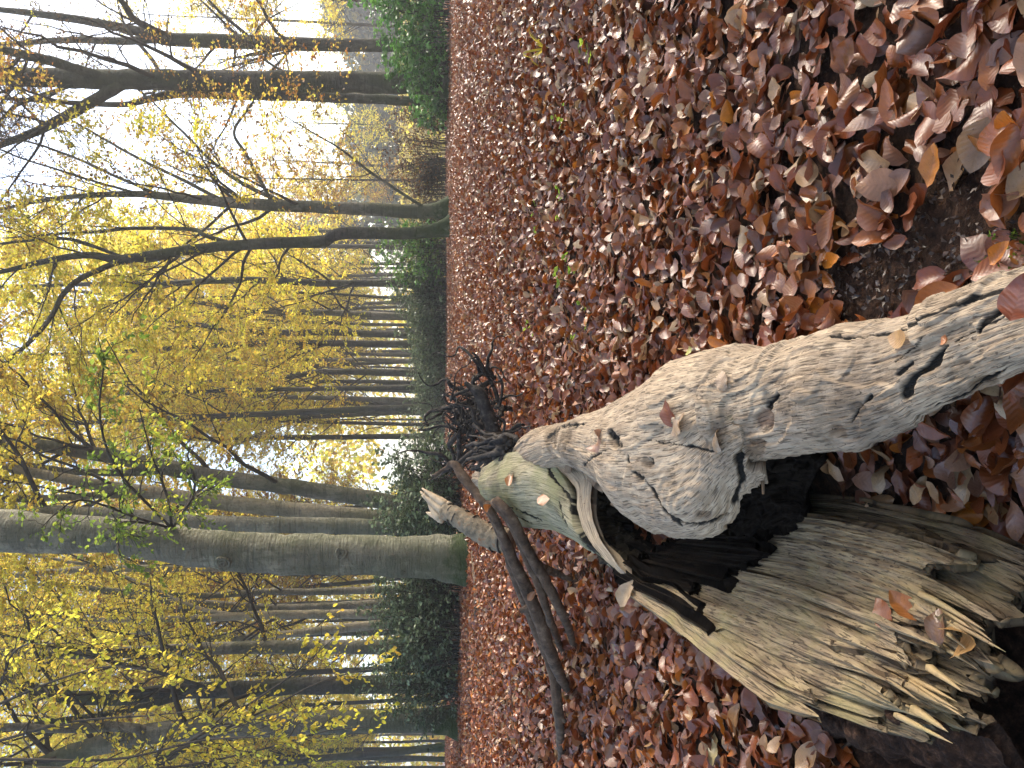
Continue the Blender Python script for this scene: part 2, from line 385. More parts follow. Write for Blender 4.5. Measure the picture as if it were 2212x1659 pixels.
# ------------------------------------------------------------------ the hollow fallen trunk in front
def proj(P):
    d = P - EYE; f = d @ FW
    u = 384 + FPX * (d @ RT) / f; v = 512 - FPX * (d @ UP) / f
    return np.stack([v / .46293, 1659 - u / .46293], -1)
def polydist(q, poly):
    poly = np.asarray(poly, float); best = np.full(q.shape[:-1], 1e9)
    for a, b in zip(poly[:-1], poly[1:]):
        ab = b - a; t = np.clip(((q - a) @ ab) / (ab @ ab), 0, 1)
        best = np.minimum(best, np.linalg.norm(q - a - t[..., None] * ab, axis=-1))
    return best
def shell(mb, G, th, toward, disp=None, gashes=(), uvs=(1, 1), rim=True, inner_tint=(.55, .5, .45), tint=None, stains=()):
    """G (ns, nt, 3) outer surface; th thickness; builds outer + inner sheets and the rim between them"""
    ns, nt = G.shape[:2]
    N = norm(np.cross(np.gradient(G, axis=0), np.gradient(G, axis=1)))
    sgn = np.sign((N * (np.asarray(toward) - G)).sum(-1).mean()) if np.ndim(toward) == 1 else 1.0
    N = N * sgn; O = G.copy(); T = np.ones((ns, nt, 3)) if tint is None else tint.copy()
    if disp is not None: O = O + N * disp[..., None]
    q = proj(G)
    for sx, sy, sr, sc, sdep in stains:      # decayed patches: darker crumbly wood, slightly sunken
        k = .8 * (1 - smooth(.55, 1.0, np.hypot((q[..., 0] - sx) * .8, (q[..., 1] - sy) * 1.2) / sr + 1.5 * fbm(G * (12, 22, 22) + sx, 5))); T = T * (1 - k[..., None] * (1 - np.array(sc))); O = O - N * (k * (sdep + .004 * fbm(G * 70, 3)))[..., None]
    for poly, wd, dep in gashes:
        dd = polydist(q + 6 * np.stack([fbm(G * 75, 3), fbm(G * 75 + 9, 3)], -1), poly) / (.75 + .7 * vnoise(G * 45))
        dep = np.minimum(dep, wd * .7 * ((G - EYE) @ FW) / 1661)
        k = 1 - smooth(wd * .62, wd * .98, dd); O = O - N * (k * dep)[..., None]; T = T * (1 - .975 * k)[..., None]  # crack floors near black in the tint: inner wood plus the crack's shade
    I = (G + N * np.minimum(((O - G) * N).sum(-1), 0)[..., None]) - N * (th * (1 + .35 * vnoise(G * 14)))[..., None]
    s = np.linspace(0, uvs[0], ns)[:, None] + np.zeros((1, nt)); t = np.linspace(0, uvs[1], nt)[None] + np.zeros((ns, 1))
    uv = np.stack([s, t], -1); i = np.arange(ns * nt).reshape(ns, nt); m = ns * nt
    f1 = np.stack([i[:-1, :-1], i[1:, :-1], i[1:, 1:], i[:-1, 1:]], -1).reshape(-1, 4)
    if sgn < 0: f1 = f1[:, ::-1]
    f2 = f1[:, ::-1] + m
    loop = np.concatenate([i[:, 0], i[-1, 1:], i[-2::-1, -1], i[0, -2:0:-1]]); nx = np.roll(loop, -1)
    f3 = np.stack([loop, loop + m, nx + m, nx], -1)
    mb.add(np.concatenate([O.reshape(-1, 3), I.reshape(-1, 3)]), np.concatenate([f1, f2, f3]),
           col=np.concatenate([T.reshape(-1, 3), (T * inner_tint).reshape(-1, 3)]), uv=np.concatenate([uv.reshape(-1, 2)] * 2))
def grid_eval(C, s, T):                   # C (a, b, 3), s (ns,), T (ns, nt) -> (ns, nt, 3)
    A = crom(C, s); ns, b, _ = A.shape
    t = np.clip(T, 0, 1.15) * (b - 1); i = np.minimum(t.astype(int), b - 2); f = (t - i)[..., None]
    E = np.concatenate([2 * A[:, :1] - A[:, 1:2], A, 2 * A[:, -1:] - A[:, -2:-1]], 1)
    r = np.arange(ns)[:, None]; a0, b0, c0, d0 = E[r, i], E[r, i+1], E[r, i+2], E[r, i+3]
    return .5 * (2*b0 + (c0-a0)*f + (2*a0-5*b0+4*c0-d0)*f*f + (3*b0-a0-3*c0+d0)*f**3)
def half_tube(stations, ns, nt, th0, th1, t0=None, t1=None, edge=None):
    """stations: (x, yR, yL, depth, height ratio); angle 0 = right side, 90 = up, 180 = left"""
    S = np.array(stations, float)
    Rr = at(S[:, 0], S[:, 1], S[:, 3]); Ll = at(S[:, 0], S[:, 2], S[:, 3])
    C = (Rr + Ll) / 2; W = (Rr - Ll) / 2; ax = np.gradient(C, axis=0); n = norm(np.cross(W, ax)); n *= np.sign(n[:, 2:3])
    H = n * (np.linalg.norm(W, axis=1) * S[:, 4])[:, None]
    s = np.linspace(0, 1, ns); t = np.linspace(0, 1, nt)
    T = np.broadcast_to(t, (ns, nt)).copy()
    if t0 is not None: T = T + t0(s)[:, None] * (1 - T) ** 14
    if t1 is not None: T = T - (1 - t1(s))[:, None] * T ** 14
    def ev(Q): return crom(Q, T.ravel()).reshape(ns, nt, 3)
    a = np.radians(th0(t) + (th1(t) - th0(t)) * s[:, None] - (0 if edge is None else edge(t) * s[:, None] ** 18))
    return ev(C) + ev(W) * np.cos(a)[..., None] + ev(H) * np.sin(a)[..., None]
def jag(seed, base, amp, freq, sharp=1.0):
    r = np.random.default_rng(seed); k = int(freq); pos = np.sort(r.random(k)); tip = r.random(k) ** 1.3; wd = r.uniform(.5, 1.3, k) / k
    def f(s):
        v = np.zeros_like(s)
        for p, h, w_ in zip(pos, tip, wd): v = np.maximum(v, h * np.clip(1 - np.abs(s - p) / w_, 0, 1) ** sharp)
        return base + amp * v
    return f
def woodnoise(G, amp=.006, ridge=.004, along=None):
    ns, nt = G.shape[:2]; s = np.linspace(0, 1, ns)[:, None]; t = np.linspace(0, 1, nt)[None]
    a = amp * 1.3 * fbm(G * 5.0, 3) + amp * .28 * fbm(G * 28, 3)
    st = np.stack([s * 34 + .8 * fbm(G * 5, 2), t * 5 + 0 * s, 0 * s + 0 * t], -1)
    b = fbm(st, 3); cr = smooth(.28, .55, b)
    fl = smooth(.12, .2, vnoise(np.stack([s * 9 + .6 * fbm(G * 9, 2), t * 11 + 0 * s, 3 + 0 * s + 0 * t], -1)))   # flakes: plates a few mm proud
    pl = vnoise(np.stack([s * 4.2 + .5 * fbm(G * 7, 3), t * 5.5 + 0 * s + .35 * fbm(G * 8 + 4, 3), 8 + 0 * s + 0 * t], -1)); a = a + .007 * smooth(.0, .05, pl) + .006 * smooth(.34, .38, pl)
    return a - ridge * cr * .6 - .0022 * np.abs(fbm(np.stack([s * 90 + .6 * fbm(G * 6, 2), t * 9 + 0 * s, 5 + 0 * s + 0 * t], -1), 3)) + .0032 * fl + .0012 * fbm(G * 110, 2)

log = thing("fallen_log", at(1500, 1000, 1.8) * (1, 1, 0), "big hollow fallen beech trunk of pale bare weathered wood with splintered end in the foreground", "fallen log")
LO = np.array(log.location)
# main body: an open shell, hollow below its broken left edge
bs = [(1050, 1000, 1060, 3.5, 1.0), (1109, 974, 1060, 3.32, 1.1), (1178, 930, 1025, 2.98, 1.2), (1260, 905, 1000, 2.52, 1.3), (1336, 877, 1046, 2.25, .95), (1410, 828, 1126, 2.02, .75),
      (1490, 784, 1160, 1.82, .68), (1574, 766, 1146, 1.66, .66), (1640, 764, 1078, 1.55, .75), (1690, 770, 1030, 1.48, .8)]
j1 = jag(3, 0, 1, 60, .6)
j3 = jag(83, 0, 1, 13, .55)
G = half_tube(bs, 260, 420, lambda t: -62 + 0 * t, lambda t: 176 - 10 * smooth(.75, 1, t), edge=lambda t: 9 * j1(t) + 16 * j3(t), t1=lambda s: 1 - .035 * jag(5, 0, 1, 30, .6)(s))
dsp = woodnoise(G, .010, .005)
q = proj(G); kn = np.hypot(q[..., 0] - 1500, (q[..., 1] - 1085) * 1.1)      # the swollen knot with its swirl
dsp += .026 * np.exp(-(kn / 70) ** 2) + .0016 * np.sin(kn / 3.2 + 5 * fbm(G * 9, 3)) * np.exp(-(kn / 110) ** 2)
dsp += .012 * smooth(0, 1, vnoise(G * 5 + 3))
gs = [([(1322, 935), (1330, 955), (1335, 962)], 9, .03), ([(1270, 1000), (1290, 985), (1305, 975)], 4, .02), ([(1352, 985), (1356, 1000)], 5, .01),
      ([(1398, 950), (1450, 960), (1500, 965), (1545, 975)], 3, .012), ([(1180, 945), (1220, 925), (1262, 918)], 4, .014), ([(1403, 990), (1406, 1002)], 4, .01),
      ([(1598, 990), (1602, 1035), (1588, 1082)], 10, .02), ([(1478, 1112), (1500, 1122), (1540, 1120), (1560, 1112)], 6, .03), ([(1560, 860), (1580, 850)], 4, .02), ([(1370, 1020), (1400, 1045), (1440, 1095), (1480, 1125)], 5, .02)]
mb = MB(); shell(mb, G, .035, EYE, dsp, gs, (.75, 2.0), stains=[(1200, 945, 26, (.45, .42, .38), .003), (1395, 1000, 20, (.5, .45, .4), .004), (1330, 955, 14, (.35, .3, .26), .006), (1545, 960, 22, (.55, .52, .5), .002), (1570, 1110, 16, (.3, .26, .22), .006), (1440, 1040, 24, (.62, .6, .58), .002), (1530, 1100, 12, (.4, .33, .28), .004), (1590, 900, 22, (.72, .75, .6), .001)]); mb.build("trunk", M_wood, log, origin=LO)
# near limb
ls = [(1606, 776, 985, 1.56, .85), (1659, 763, 978, 1.47, .72), (1778, 718, 957, 1.30, .62), (1910, 691, 940, 1.145, .58), (2043, 655, 884, 1.0, .58), (2175, 607, 828, .90, .58), (2330, 560, 770, .80, .58)]
j2 = jag(9, 0, 1, 70, .6)
G = half_tube(ls, 240, 420, lambda t: -70 + 0 * t, lambda t: 182 + 0 * t, edge=lambda t: 8 * j2(t), t0=lambda s: .02 * jag(6, 0, 1, 26, .6)(s))
dsp = woodnoise(G, .007, .0045)
gs = [([(2043, 744), (2020, 765), (2000, 795), (1972, 815), (1950, 855)], 14, .035), ([(1963, 781), (1934, 808)], 7, .02), ([(1881, 858), (1862, 880), (1844, 906)], 8, .02),
      ([(2159, 678), (2135, 690), (2117, 718)], 12, .035), ([(2212, 615), (2164, 634), (2080, 665), (1990, 703), (1884, 724), (1800, 732)], 5, .022), ([(2212, 665), (2165, 690), (2060, 735)], 4, .015),
      ([(2000, 890), (2060, 865), (2130, 830), (2170, 800)], 6, .02), ([(1660, 880), (1680, 850)], 10, .008), ([(2000, 730), (1930, 780)], 2.5, .006)]
mb = MB(); s_ = np.linspace(0, 1, 240)[:, None]; t_ = np.linspace(0, 1, 420)[None]; dsp = dsp + .016 * smooth(.40, .55, s_ + .12 * vnoise(G * 18)) * (1 - smooth(.03, .16, t_ + .02 * vnoise(G * 30)))
shell(mb, G, .03, EYE, dsp, gs, (.45, 1.4), stains=[(1640, 905, 26, (.40, .29, .25), .010), (1668, 862, 22, (.42, .46, .50), .004), (1800, 935, 30, (.6, .5, .42), .003), (1860, 880, 14, (.5, .48, .46), .002), (2080, 800, 30, (.72, .66, .6), .002), (2130, 840, 24, (.55, .48, .42), .004), (1640, 960, 18, (.5, .42, .36), .006)]); mb.build("limb", M_wood, log, origin=LO)
# grey-green outer slab with its sawn lip
sg = np.array([[(1040, 1010, 3.2), (1092, 981, 3.05), (1142, 976, 2.9), (1184, 986, 2.75)], [(1032, 1045, 3.15), (1090, 1035, 2.95), (1150, 1030, 2.8), (1228, 1058, 2.6)],
               [(1040, 1075, 3.15), (1110, 1090, 2.95), (1180, 1100, 2.75), (1250, 1155, 2.5)], [(1071, 1100, 3.2), (1120, 1135, 3.05), (1220, 1155, 2.8), (1385, 1278, 2.32)]], float)
G = grid_eval(at(sg[..., 0], sg[..., 1], sg[..., 2]), np.linspace(0, 1, 200), np.broadcast_to(np.linspace(0, 1, 200), (200, 200)))
dsp = .012 * fbm(G * 8, 4) + .0015 * fbm(np.stack([np.linspace(0, 30, 200)[:, None] + 0 * G[..., 0], np.linspace(0, 5, 200)[None] + 0 * G[..., 0], 0 * G[..., 0]], -1), 3)
gs = [([(1075, 1090), (1120, 1100), (1170, 1125)], 3, .02), ([(1090, 1108), (1150, 1130)], 3, .02), ([(1176, 990), (1192, 1030), (1226, 1068), (1238, 1110), (1262, 1170), (1300, 1212), (1345, 1255)], 6, .005), ([(1205, 1085), (1225, 1140)], 4, .004)]
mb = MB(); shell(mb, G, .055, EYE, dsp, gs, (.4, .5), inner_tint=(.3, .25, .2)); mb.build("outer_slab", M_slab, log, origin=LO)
lp = [(1176, 984, 2.77), (1204, 1010, 2.68), (1241, 1052, 2.56), (1246, 1098, 2.52), (1264, 1152, 2.46), (1300, 1200, 2.39), (1345, 1243, 2.33), (1384, 1273, 2.30)]
lq = [(1188, 960, 2.74), (1236, 966, 2.64), (1278, 1004, 2.53), (1274, 1080, 2.49), (1288, 1146, 2.43), (1318, 1196, 2.36), (1350, 1236, 2.31), (1388, 1266, 2.28)]
A = np.array([lp, lq], float); A = at(A[..., 0], A[..., 1], A[..., 2]) - FW * .02
G = grid_eval(A, np.linspace(0, 1, 14), np.broadcast_to(np.linspace(0, 1, 160), (14, 160)))
mb = MB(); shell(mb, G, .03, EYE, .005 * fbm(G * 30, 4), (), (.1, .5)); mb.build("sawn_edge", M_cut, log, origin=LO)
# rotten inside: ribbed back wall; the black sheets stand for rot and shade alike
def sheet(name, C, ns, nt, amp, rib, mat, th=.02, uvs=(.5, .5)):
    C = np.array(C, float); G = grid_eval(at(C[..., 0], C[..., 1], C[..., 2]), np.linspace(0, 1, ns), np.broadcast_to(np.linspace(0, 1, nt), (ns, nt)))
    s = np.linspace(0, 1, ns)[:, None] + 0 * G[..., 0]; t = np.linspace(0, 1, nt)[None] + 0 * s
    d = amp * fbm(G * 14, 4) + amp * .5 * np.abs(fbm(G * 45, 4)) + rib * fbm(np.stack([s * 16, t * 2.2, 0 * s], -1), 3)
    mb = MB(); shell(mb, G, th, EYE, d, (), uvs); return mb.build(name, mat, log, origin=LO)
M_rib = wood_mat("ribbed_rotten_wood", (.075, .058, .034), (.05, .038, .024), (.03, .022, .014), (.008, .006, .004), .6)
sheet("rot_shade_core", [[(1238, 1000, 2.62), (1300, 1020, 2.60), (1360, 1060, 2.55)], [(1255, 1085, 2.6), (1320, 1090, 2.66), (1390, 1110, 2.66)], [(1282, 1155, 2.52), (1340, 1160, 2.6), (1420, 1160, 2.6)], [(1350, 1248, 2.36), (1400, 1235, 2.42), (1470, 1220, 2.42)]], 120, 120, .03, .03, M_rib)
sheet("rot_shade_core", [[(1290, 1050, 2.7), (1450, 1080, 2.45), (1600, 1050, 2.1), (1760, 960, 1.8)], [(1330, 1150, 2.66), (1480, 1170, 2.42), (1640, 1130, 2.0), (1800, 1000, 1.74)], [(1370, 1240, 2.48), (1500, 1240, 2.2), (1680, 1170, 1.86), (1800, 1060, 1.72)]], 120, 120, .05, .03, M_rot_shade)
sheet("rot_shade_core", [[(1590, 980, 1.74), (1650, 965, 1.64), (1710, 965, 1.56), (1770, 990, 1.50)], [(1560, 1090, 1.80), (1610, 1065, 1.74), (1680, 1050, 1.64), (1740, 1070, 1.60)], [(1580, 1150, 1.83), (1640, 1130, 1.76), (1700, 1110, 1.66), (1745, 1110, 1.62)], [(1560, 1190, 1.92), (1640, 1170, 1.82), (1700, 1150, 1.7), (1740, 1140, 1.66)]], 90, 90, .05, .02, M_rot_shade)
# splintered lower shell, in three layers of fibres
sd_ = np.array([[(1345, 1245, 2.40), (1480, 1340, 2.0), (1660, 1480, 1.55), (1800, 1555, 1.34), (1930, 1610, 1.18), (2060, 1665, 1.06)],
                [(1380, 1225, 2.38), (1560, 1312, 1.88), (1750, 1405, 1.50), (1900, 1475, 1.28), (2010, 1530, 1.13), (2110, 1580, 1.02)],
                [(1420, 1210, 2.34), (1620, 1262, 1.82), (1800, 1325, 1.48), (1950, 1390, 1.25), (2060, 1445, 1.10), (2155, 1500, .995)],
                [(1480, 1180, 2.25), (1680, 1202, 1.74), (1850, 1244, 1.44), (2000, 1305, 1.21), (2090, 1355, 1.09), (2165, 1405, 1.01)],
                [(1560, 1130, 2.08), (1740, 1132, 1.65), (1900, 1162, 1.38), (2030, 1205, 1.19), (2130, 1262, 1.08), (2200, 1310, 1.0)],
                [(1640, 1080, 1.92), (1800, 1082, 1.575), (1950, 1112, 1.34), (2080, 1150, 1.165), (2200, 1200, 1.045), (2300, 1250, .97)]], float)
CD = at(sd_[..., 0], sd_[..., 1], sd_[..., 2])
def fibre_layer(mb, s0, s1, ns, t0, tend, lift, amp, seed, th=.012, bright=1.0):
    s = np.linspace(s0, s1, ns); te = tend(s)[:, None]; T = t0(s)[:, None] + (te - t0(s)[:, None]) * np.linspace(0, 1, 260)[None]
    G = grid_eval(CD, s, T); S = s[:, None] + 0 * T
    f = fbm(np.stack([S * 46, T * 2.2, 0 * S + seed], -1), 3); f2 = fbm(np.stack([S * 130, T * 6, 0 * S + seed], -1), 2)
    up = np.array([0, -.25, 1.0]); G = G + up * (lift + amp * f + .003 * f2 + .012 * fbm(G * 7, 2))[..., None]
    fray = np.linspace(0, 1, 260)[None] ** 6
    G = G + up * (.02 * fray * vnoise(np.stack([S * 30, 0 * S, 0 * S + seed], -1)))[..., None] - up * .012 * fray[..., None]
    shell(mb, G, th, EYE, None, (), ((s1 - s0) * .6, 1.3), tint=np.ones(G.shape) * bright * (1 + .25 * f)[..., None], inner_tint=(.35, .3, .25))  # undersides and lower layers tinted darker, adding shade to the splinter gaps
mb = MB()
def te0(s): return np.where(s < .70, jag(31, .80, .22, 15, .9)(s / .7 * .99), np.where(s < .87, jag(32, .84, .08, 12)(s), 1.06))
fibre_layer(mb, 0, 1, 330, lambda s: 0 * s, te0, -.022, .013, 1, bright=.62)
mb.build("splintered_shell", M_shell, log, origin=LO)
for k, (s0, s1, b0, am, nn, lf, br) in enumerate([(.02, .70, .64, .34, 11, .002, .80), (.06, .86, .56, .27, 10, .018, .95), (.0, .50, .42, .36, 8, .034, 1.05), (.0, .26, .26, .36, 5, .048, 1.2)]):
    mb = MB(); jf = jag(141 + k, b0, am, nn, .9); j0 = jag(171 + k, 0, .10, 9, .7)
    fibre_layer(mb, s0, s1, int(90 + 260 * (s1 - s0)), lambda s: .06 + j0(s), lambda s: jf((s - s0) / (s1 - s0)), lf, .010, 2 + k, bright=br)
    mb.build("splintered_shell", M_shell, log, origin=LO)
# near-black sheet over the shell's upper end, for rot and the mouth's shade
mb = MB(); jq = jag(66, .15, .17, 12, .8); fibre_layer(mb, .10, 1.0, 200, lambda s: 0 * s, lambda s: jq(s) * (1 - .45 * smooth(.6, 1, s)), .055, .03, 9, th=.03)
mb.build("rot_shade_core", M_rot_shade, log, origin=LO)
# single long splinters standing off the broken end
mb = MB(); r = np.random.default_rng(4)
for k in range(22):
    s = r.uniform(.03, .66); tb = r.uniform(.5, .78); ln = r.uniform(.14, .32); t = np.linspace(tb, min(tb + ln, 1.04), 9)
    P = grid_eval(CD, np.full(1, s), t[None])[0] + np.array([0, -.25, 1]) * (r.uniform(.0, .022) + np.linspace(0, r.uniform(-.015, .02), 9)[:, None])
    tubes(mb, P, r.uniform(.0035, .007) * (1 - np.linspace(0, 1, 9) ** 1.6 * .93), 5, True, col=np.array([1.1, 1.05, .95]) * r.uniform(.7, 1.25), bump=.35, bf=60)
mb.build("splinter", M_shell, log, origin=LO)
# black crumbling crust along the outer left edge of the shell
e = np.linspace(0, 1, 200); E0 = grid_eval(CD, np.zeros(1), e[None] * 1.03)[0]; E1 = E0 + np.array([-.055, .01, 0]); E1[:, 2] = gz(E1[:, 0], E1[:, 1]) + .012
E2 = E0 * .5 + E1 * .5 + np.array([0, 0, .012]); E0 = E0 + np.array([.05, 0, -.035]); C = np.stack([E1, E2, E0])
G = grid_eval(C, np.linspace(0, 1, 30), np.broadcast_to(e, (30, 200)))
mb = MB(); shell(mb, G, .02, EYE, .026 * fbm(G * 30, 5), (), (.1, 1.3)); mb.build("bark_crust", M_humus, log, origin=LO)
# rotten bowl below the splinters, coloured near black to add the hollow's shade
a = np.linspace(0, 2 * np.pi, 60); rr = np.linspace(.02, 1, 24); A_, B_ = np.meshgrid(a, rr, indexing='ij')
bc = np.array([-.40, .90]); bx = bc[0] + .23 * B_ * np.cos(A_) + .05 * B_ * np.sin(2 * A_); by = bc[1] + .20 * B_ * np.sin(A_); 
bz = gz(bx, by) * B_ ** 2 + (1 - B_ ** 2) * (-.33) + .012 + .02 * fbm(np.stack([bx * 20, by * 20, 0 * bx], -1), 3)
mb = MB(); shell(mb, np.stack([bx, by, bz], -1), .02, EYE + np.array([0, 1, 3.]), None, (), (1, 1)); mb.build("rot_shade_core", M_rot_shade, log, origin=LO)
# shaggy dead root ridge behind the crest
mb = MB(); r = np.random.default_rng(14)
for k in range(34):
    x0, y0 = r.uniform(1085, 1155), r.uniform(945, 988); n = 8; t = np.linspace(0, 1, n)
    P = at(x0 - 75 * t + r.normal(0, 5, n), y0 + r.uniform(-15, 40) * t + r.normal(0, 4, n), 3.05 + .35 * t)
    tubes(mb, P, r.uniform(.005, .020) * (1 - .6 * t), 7, True, bump=.35, bf=20)
mb.build("root_ridge", M_root, log, origin=LO)

# ------------------------------------------------------------------ trees
YEL = [(.80, .64, .08), (.70, .60, .085), (.78, .52, .07), (.60, .56, .085)]
YGR = [(.56, .56, .06), (.68, .60, .06), (.44, .50, .06), (.74, .58, .06)]
ORA = [(.34, .155, .03), (.28, .115, .025), (.46, .27, .05), (.26, .145, .04)]
BRN = [(.06, .034, .018), (.09, .05, .022), (.045, .03, .018), (.16, .09, .03)]
GRN = [(.16, .24, .035), (.22, .30, .045), (.12, .20, .03), (.30, .34, .05)]
EVG = [(.10, .145, .07), (.14, .19, .09), (.19, .24, .13), (.10, .13, .08)]
RHO = [(.075, .23, .03), (.12, .32, .05), (.05, .17, .025), (.17, .38, .06)]

def grow(P, R, per, tr, length, ang, n, rg, flat=.4, droop=0.0, wig=.05, rfac=.5, rmin=.003, bias=None, up=0.0):
    """children on every parent path P (K, m, 3) with radii R (K, m)"""
    K, m, _ = P.shape
    t = rg.uniform(tr[0], tr[1], (K, per)); f = t * (m - 1); i = np.minimum(f.astype(int), m - 2); fr = (f - i)[..., None]
    k = np.arange(K)[:, None]; p = P[k, i] * (1 - fr) + P[k, i+1] * fr; T = norm(P[k, i+1] - P[k, i])
    rad = R[k, i] * (1 - fr[..., 0]) + R[k, i+1] * fr[..., 0]
    rv = rg.normal(size=(K, per, 3)); rv[..., 2] *= flat
    if bias is not None: rv += np.asarray(bias)
    perp = norm(rv - (rv * T).sum(-1, keepdims=True) * T)
    a = np.radians(rg.normal(ang[0], ang[1], (K, per)))[..., None]
    d = norm(T * np.cos(a) + perp * np.sin(a) + np.array([0, 0, up])).reshape(-1, 3)
    L = (rg.uniform(length[0], length[1], (K, per)) * (1.15 - .55 * t)).reshape(-1)
    s = np.linspace(0, 1, n); Q = p.reshape(-1, 1, 3) + d[:, None] * (L[:, None] * s)[..., None]
    wv = np.cumsum(rg.normal(0, wig, (len(L), n, 3)), 1); wv -= wv[:, :1]; Q = Q + wv * L[:, None, None]
    Q[..., 2] += -droop * L[:, None] * s ** 2
    r0 = np.maximum(np.minimum(rad.reshape(-1) * rfac, L * .02 + .002), rmin)
    return Q, r0[:, None] * (1 - .82 * s)[None] + rmin * .2
def leaves(mb, P, per, size, pal, rg, tr=(.1, 1.0), hang=.15, shape=4, keep=1.0):
    K, m, _ = P.shape
    if K == 0: return
    t = rg.uniform(tr[0], tr[1], (K, per)); f = t * (m - 1); i = np.minimum(f.astype(int), m - 2); fr = (f - i)[..., None]
    k = np.arange(K)[:, None]; p = (P[k, i] * (1 - fr) + P[k, i+1] * fr); T = norm(P[k, i+1] - P[k, i])
    shade = rg.normal(0, .16, (K, 1, 1)) + rg.normal(0, .16, (K, per, 1)); pal = np.array(pal)
    pk = pal[rg.integers(0, len(pal), K)][:, None] * .6 + pal[rg.integers(0, len(pal), (K, per))] * .4
    col = np.clip(pk * (1 + shade), .004, .9).reshape(-1, 3); p = p.reshape(-1, 3); T = T.reshape(-1, 3)
    if keep < 1:
        q = rg.random(len(p)) < keep; p, T, col = p[q], T[q], col[q]
    n = len(p); side = norm(np.cross(T, np.array([0, 0, 1.])) + 1e-4) * rg.choice([-1, 1], n)[:, None]
    ax = norm(T * .55 + side * .8 + rg.normal(0, .3, (n, 3)) - np.array([0, 0, hang]))
    nm = norm(np.array([0, 0, 1.]) + rg.normal(0, .55, (n, 3))); w_ = norm(np.cross(nm, ax)); nm = np.cross(ax, w_)
    L = (rg.uniform(.7, 1.25, n) * size)[:, None]
    if shape == 4:
        V = np.stack([p, p + ax * L * .5 + w_ * L * .33 + nm * L * .06, p + ax * L, p + ax * L * .5 - w_ * L * .33 + nm * L * .06], 1)
        mb.add(V, np.arange(n * 4).reshape(n, 4), col=np.repeat(col, 4, 0))
    else:
        b = nm * L * .07
        V = np.stack([p, p + ax * L * .3 + w_ * L * .30 + b, p + ax * L * .68 + w_ * L * .26 + b, p + ax * L - nm * L * .05, p + ax * L * .68 - w_ * L * .26 + b, p + ax * L * .3 - w_ * L * .30 + b], 1)
        a = np.arange(n)[:, None] * 6
        mb.add(V, np.concatenate([a + np.array([[0, 1, 2, 3]]), a + np.array([[0, 3, 4, 5]])]), col=np.repeat(col, 6, 0))
def resample(P, R, n):
    P = np.asarray(P, float); R = np.asarray(R, float); d = np.concatenate([[0], np.cumsum(np.linalg.norm(np.diff(P, axis=0), axis=1))]); d /= d[-1]
    m = np.linspace(0, 1, len(P)); t = np.interp(np.linspace(0, 1, n), d, m)
    return crom(P, t), np.maximum(crom(R, t), .004)
def flare(h, k):
    def f(th, P):
        z = np.maximum(P[..., 2] - P[:, :1, 2], 0)[..., None]
        return 1 + np.exp(-z / h) * (k + k * .8 * np.sin(th * 3 + 1) + k * .5 * np.sin(th * 5 + 2))
    return f
def dress(mbw, mbl, trunks, spec, rg):
    """limbs, branches, twigs and leaves on a list of (path, radii)"""
    pal = spec.get('pal', YEL); size = spec.get('size', .09)
    for P, R, cnt, tr in trunks:
        if cnt <= 0: continue
        b1, r1 = grow(P[None], R[None], cnt, tr, spec.get('l1', (2.2, 4.6)), spec.get('a1', (52, 14)), 9, rg, .5, spec.get('d1', -.02), .015, .30, .005, spec.get('bias'), spec.get('up', 0))
        b2, r2 = grow(b1, r1, spec.get('n2', 6), (.2, 1.), spec.get('l2', (.8, 2.0)), (46, 12), 7, rg, .30, spec.get('d2', .06), .022, .5, .0035)
        b3, r3 = grow(b2, r2, spec.get('n3', 8), (.15, 1.), spec.get('l3', (.35, .85)), (44, 14), 5, rg, .22, spec.get('d3', .12), .04, .5, .0022)
        tubes(mbw, b1, r1, 6); tubes(mbw, b2, r2, 4); tubes(mbw, b3, r3, 3)
        leaves(mbl, b3, spec.get('nl', 15), size, pal, rg, hang=spec.get('hang', .15), keep=spec.get('keep', 1.0), shape=spec.get('shape', 4))
        leaves(mbl, b2[:, 3:], spec.get('nl', 9) // 2, size, pal, rg, keep=spec.get('keep', 1.0), shape=spec.get('shape', 4))

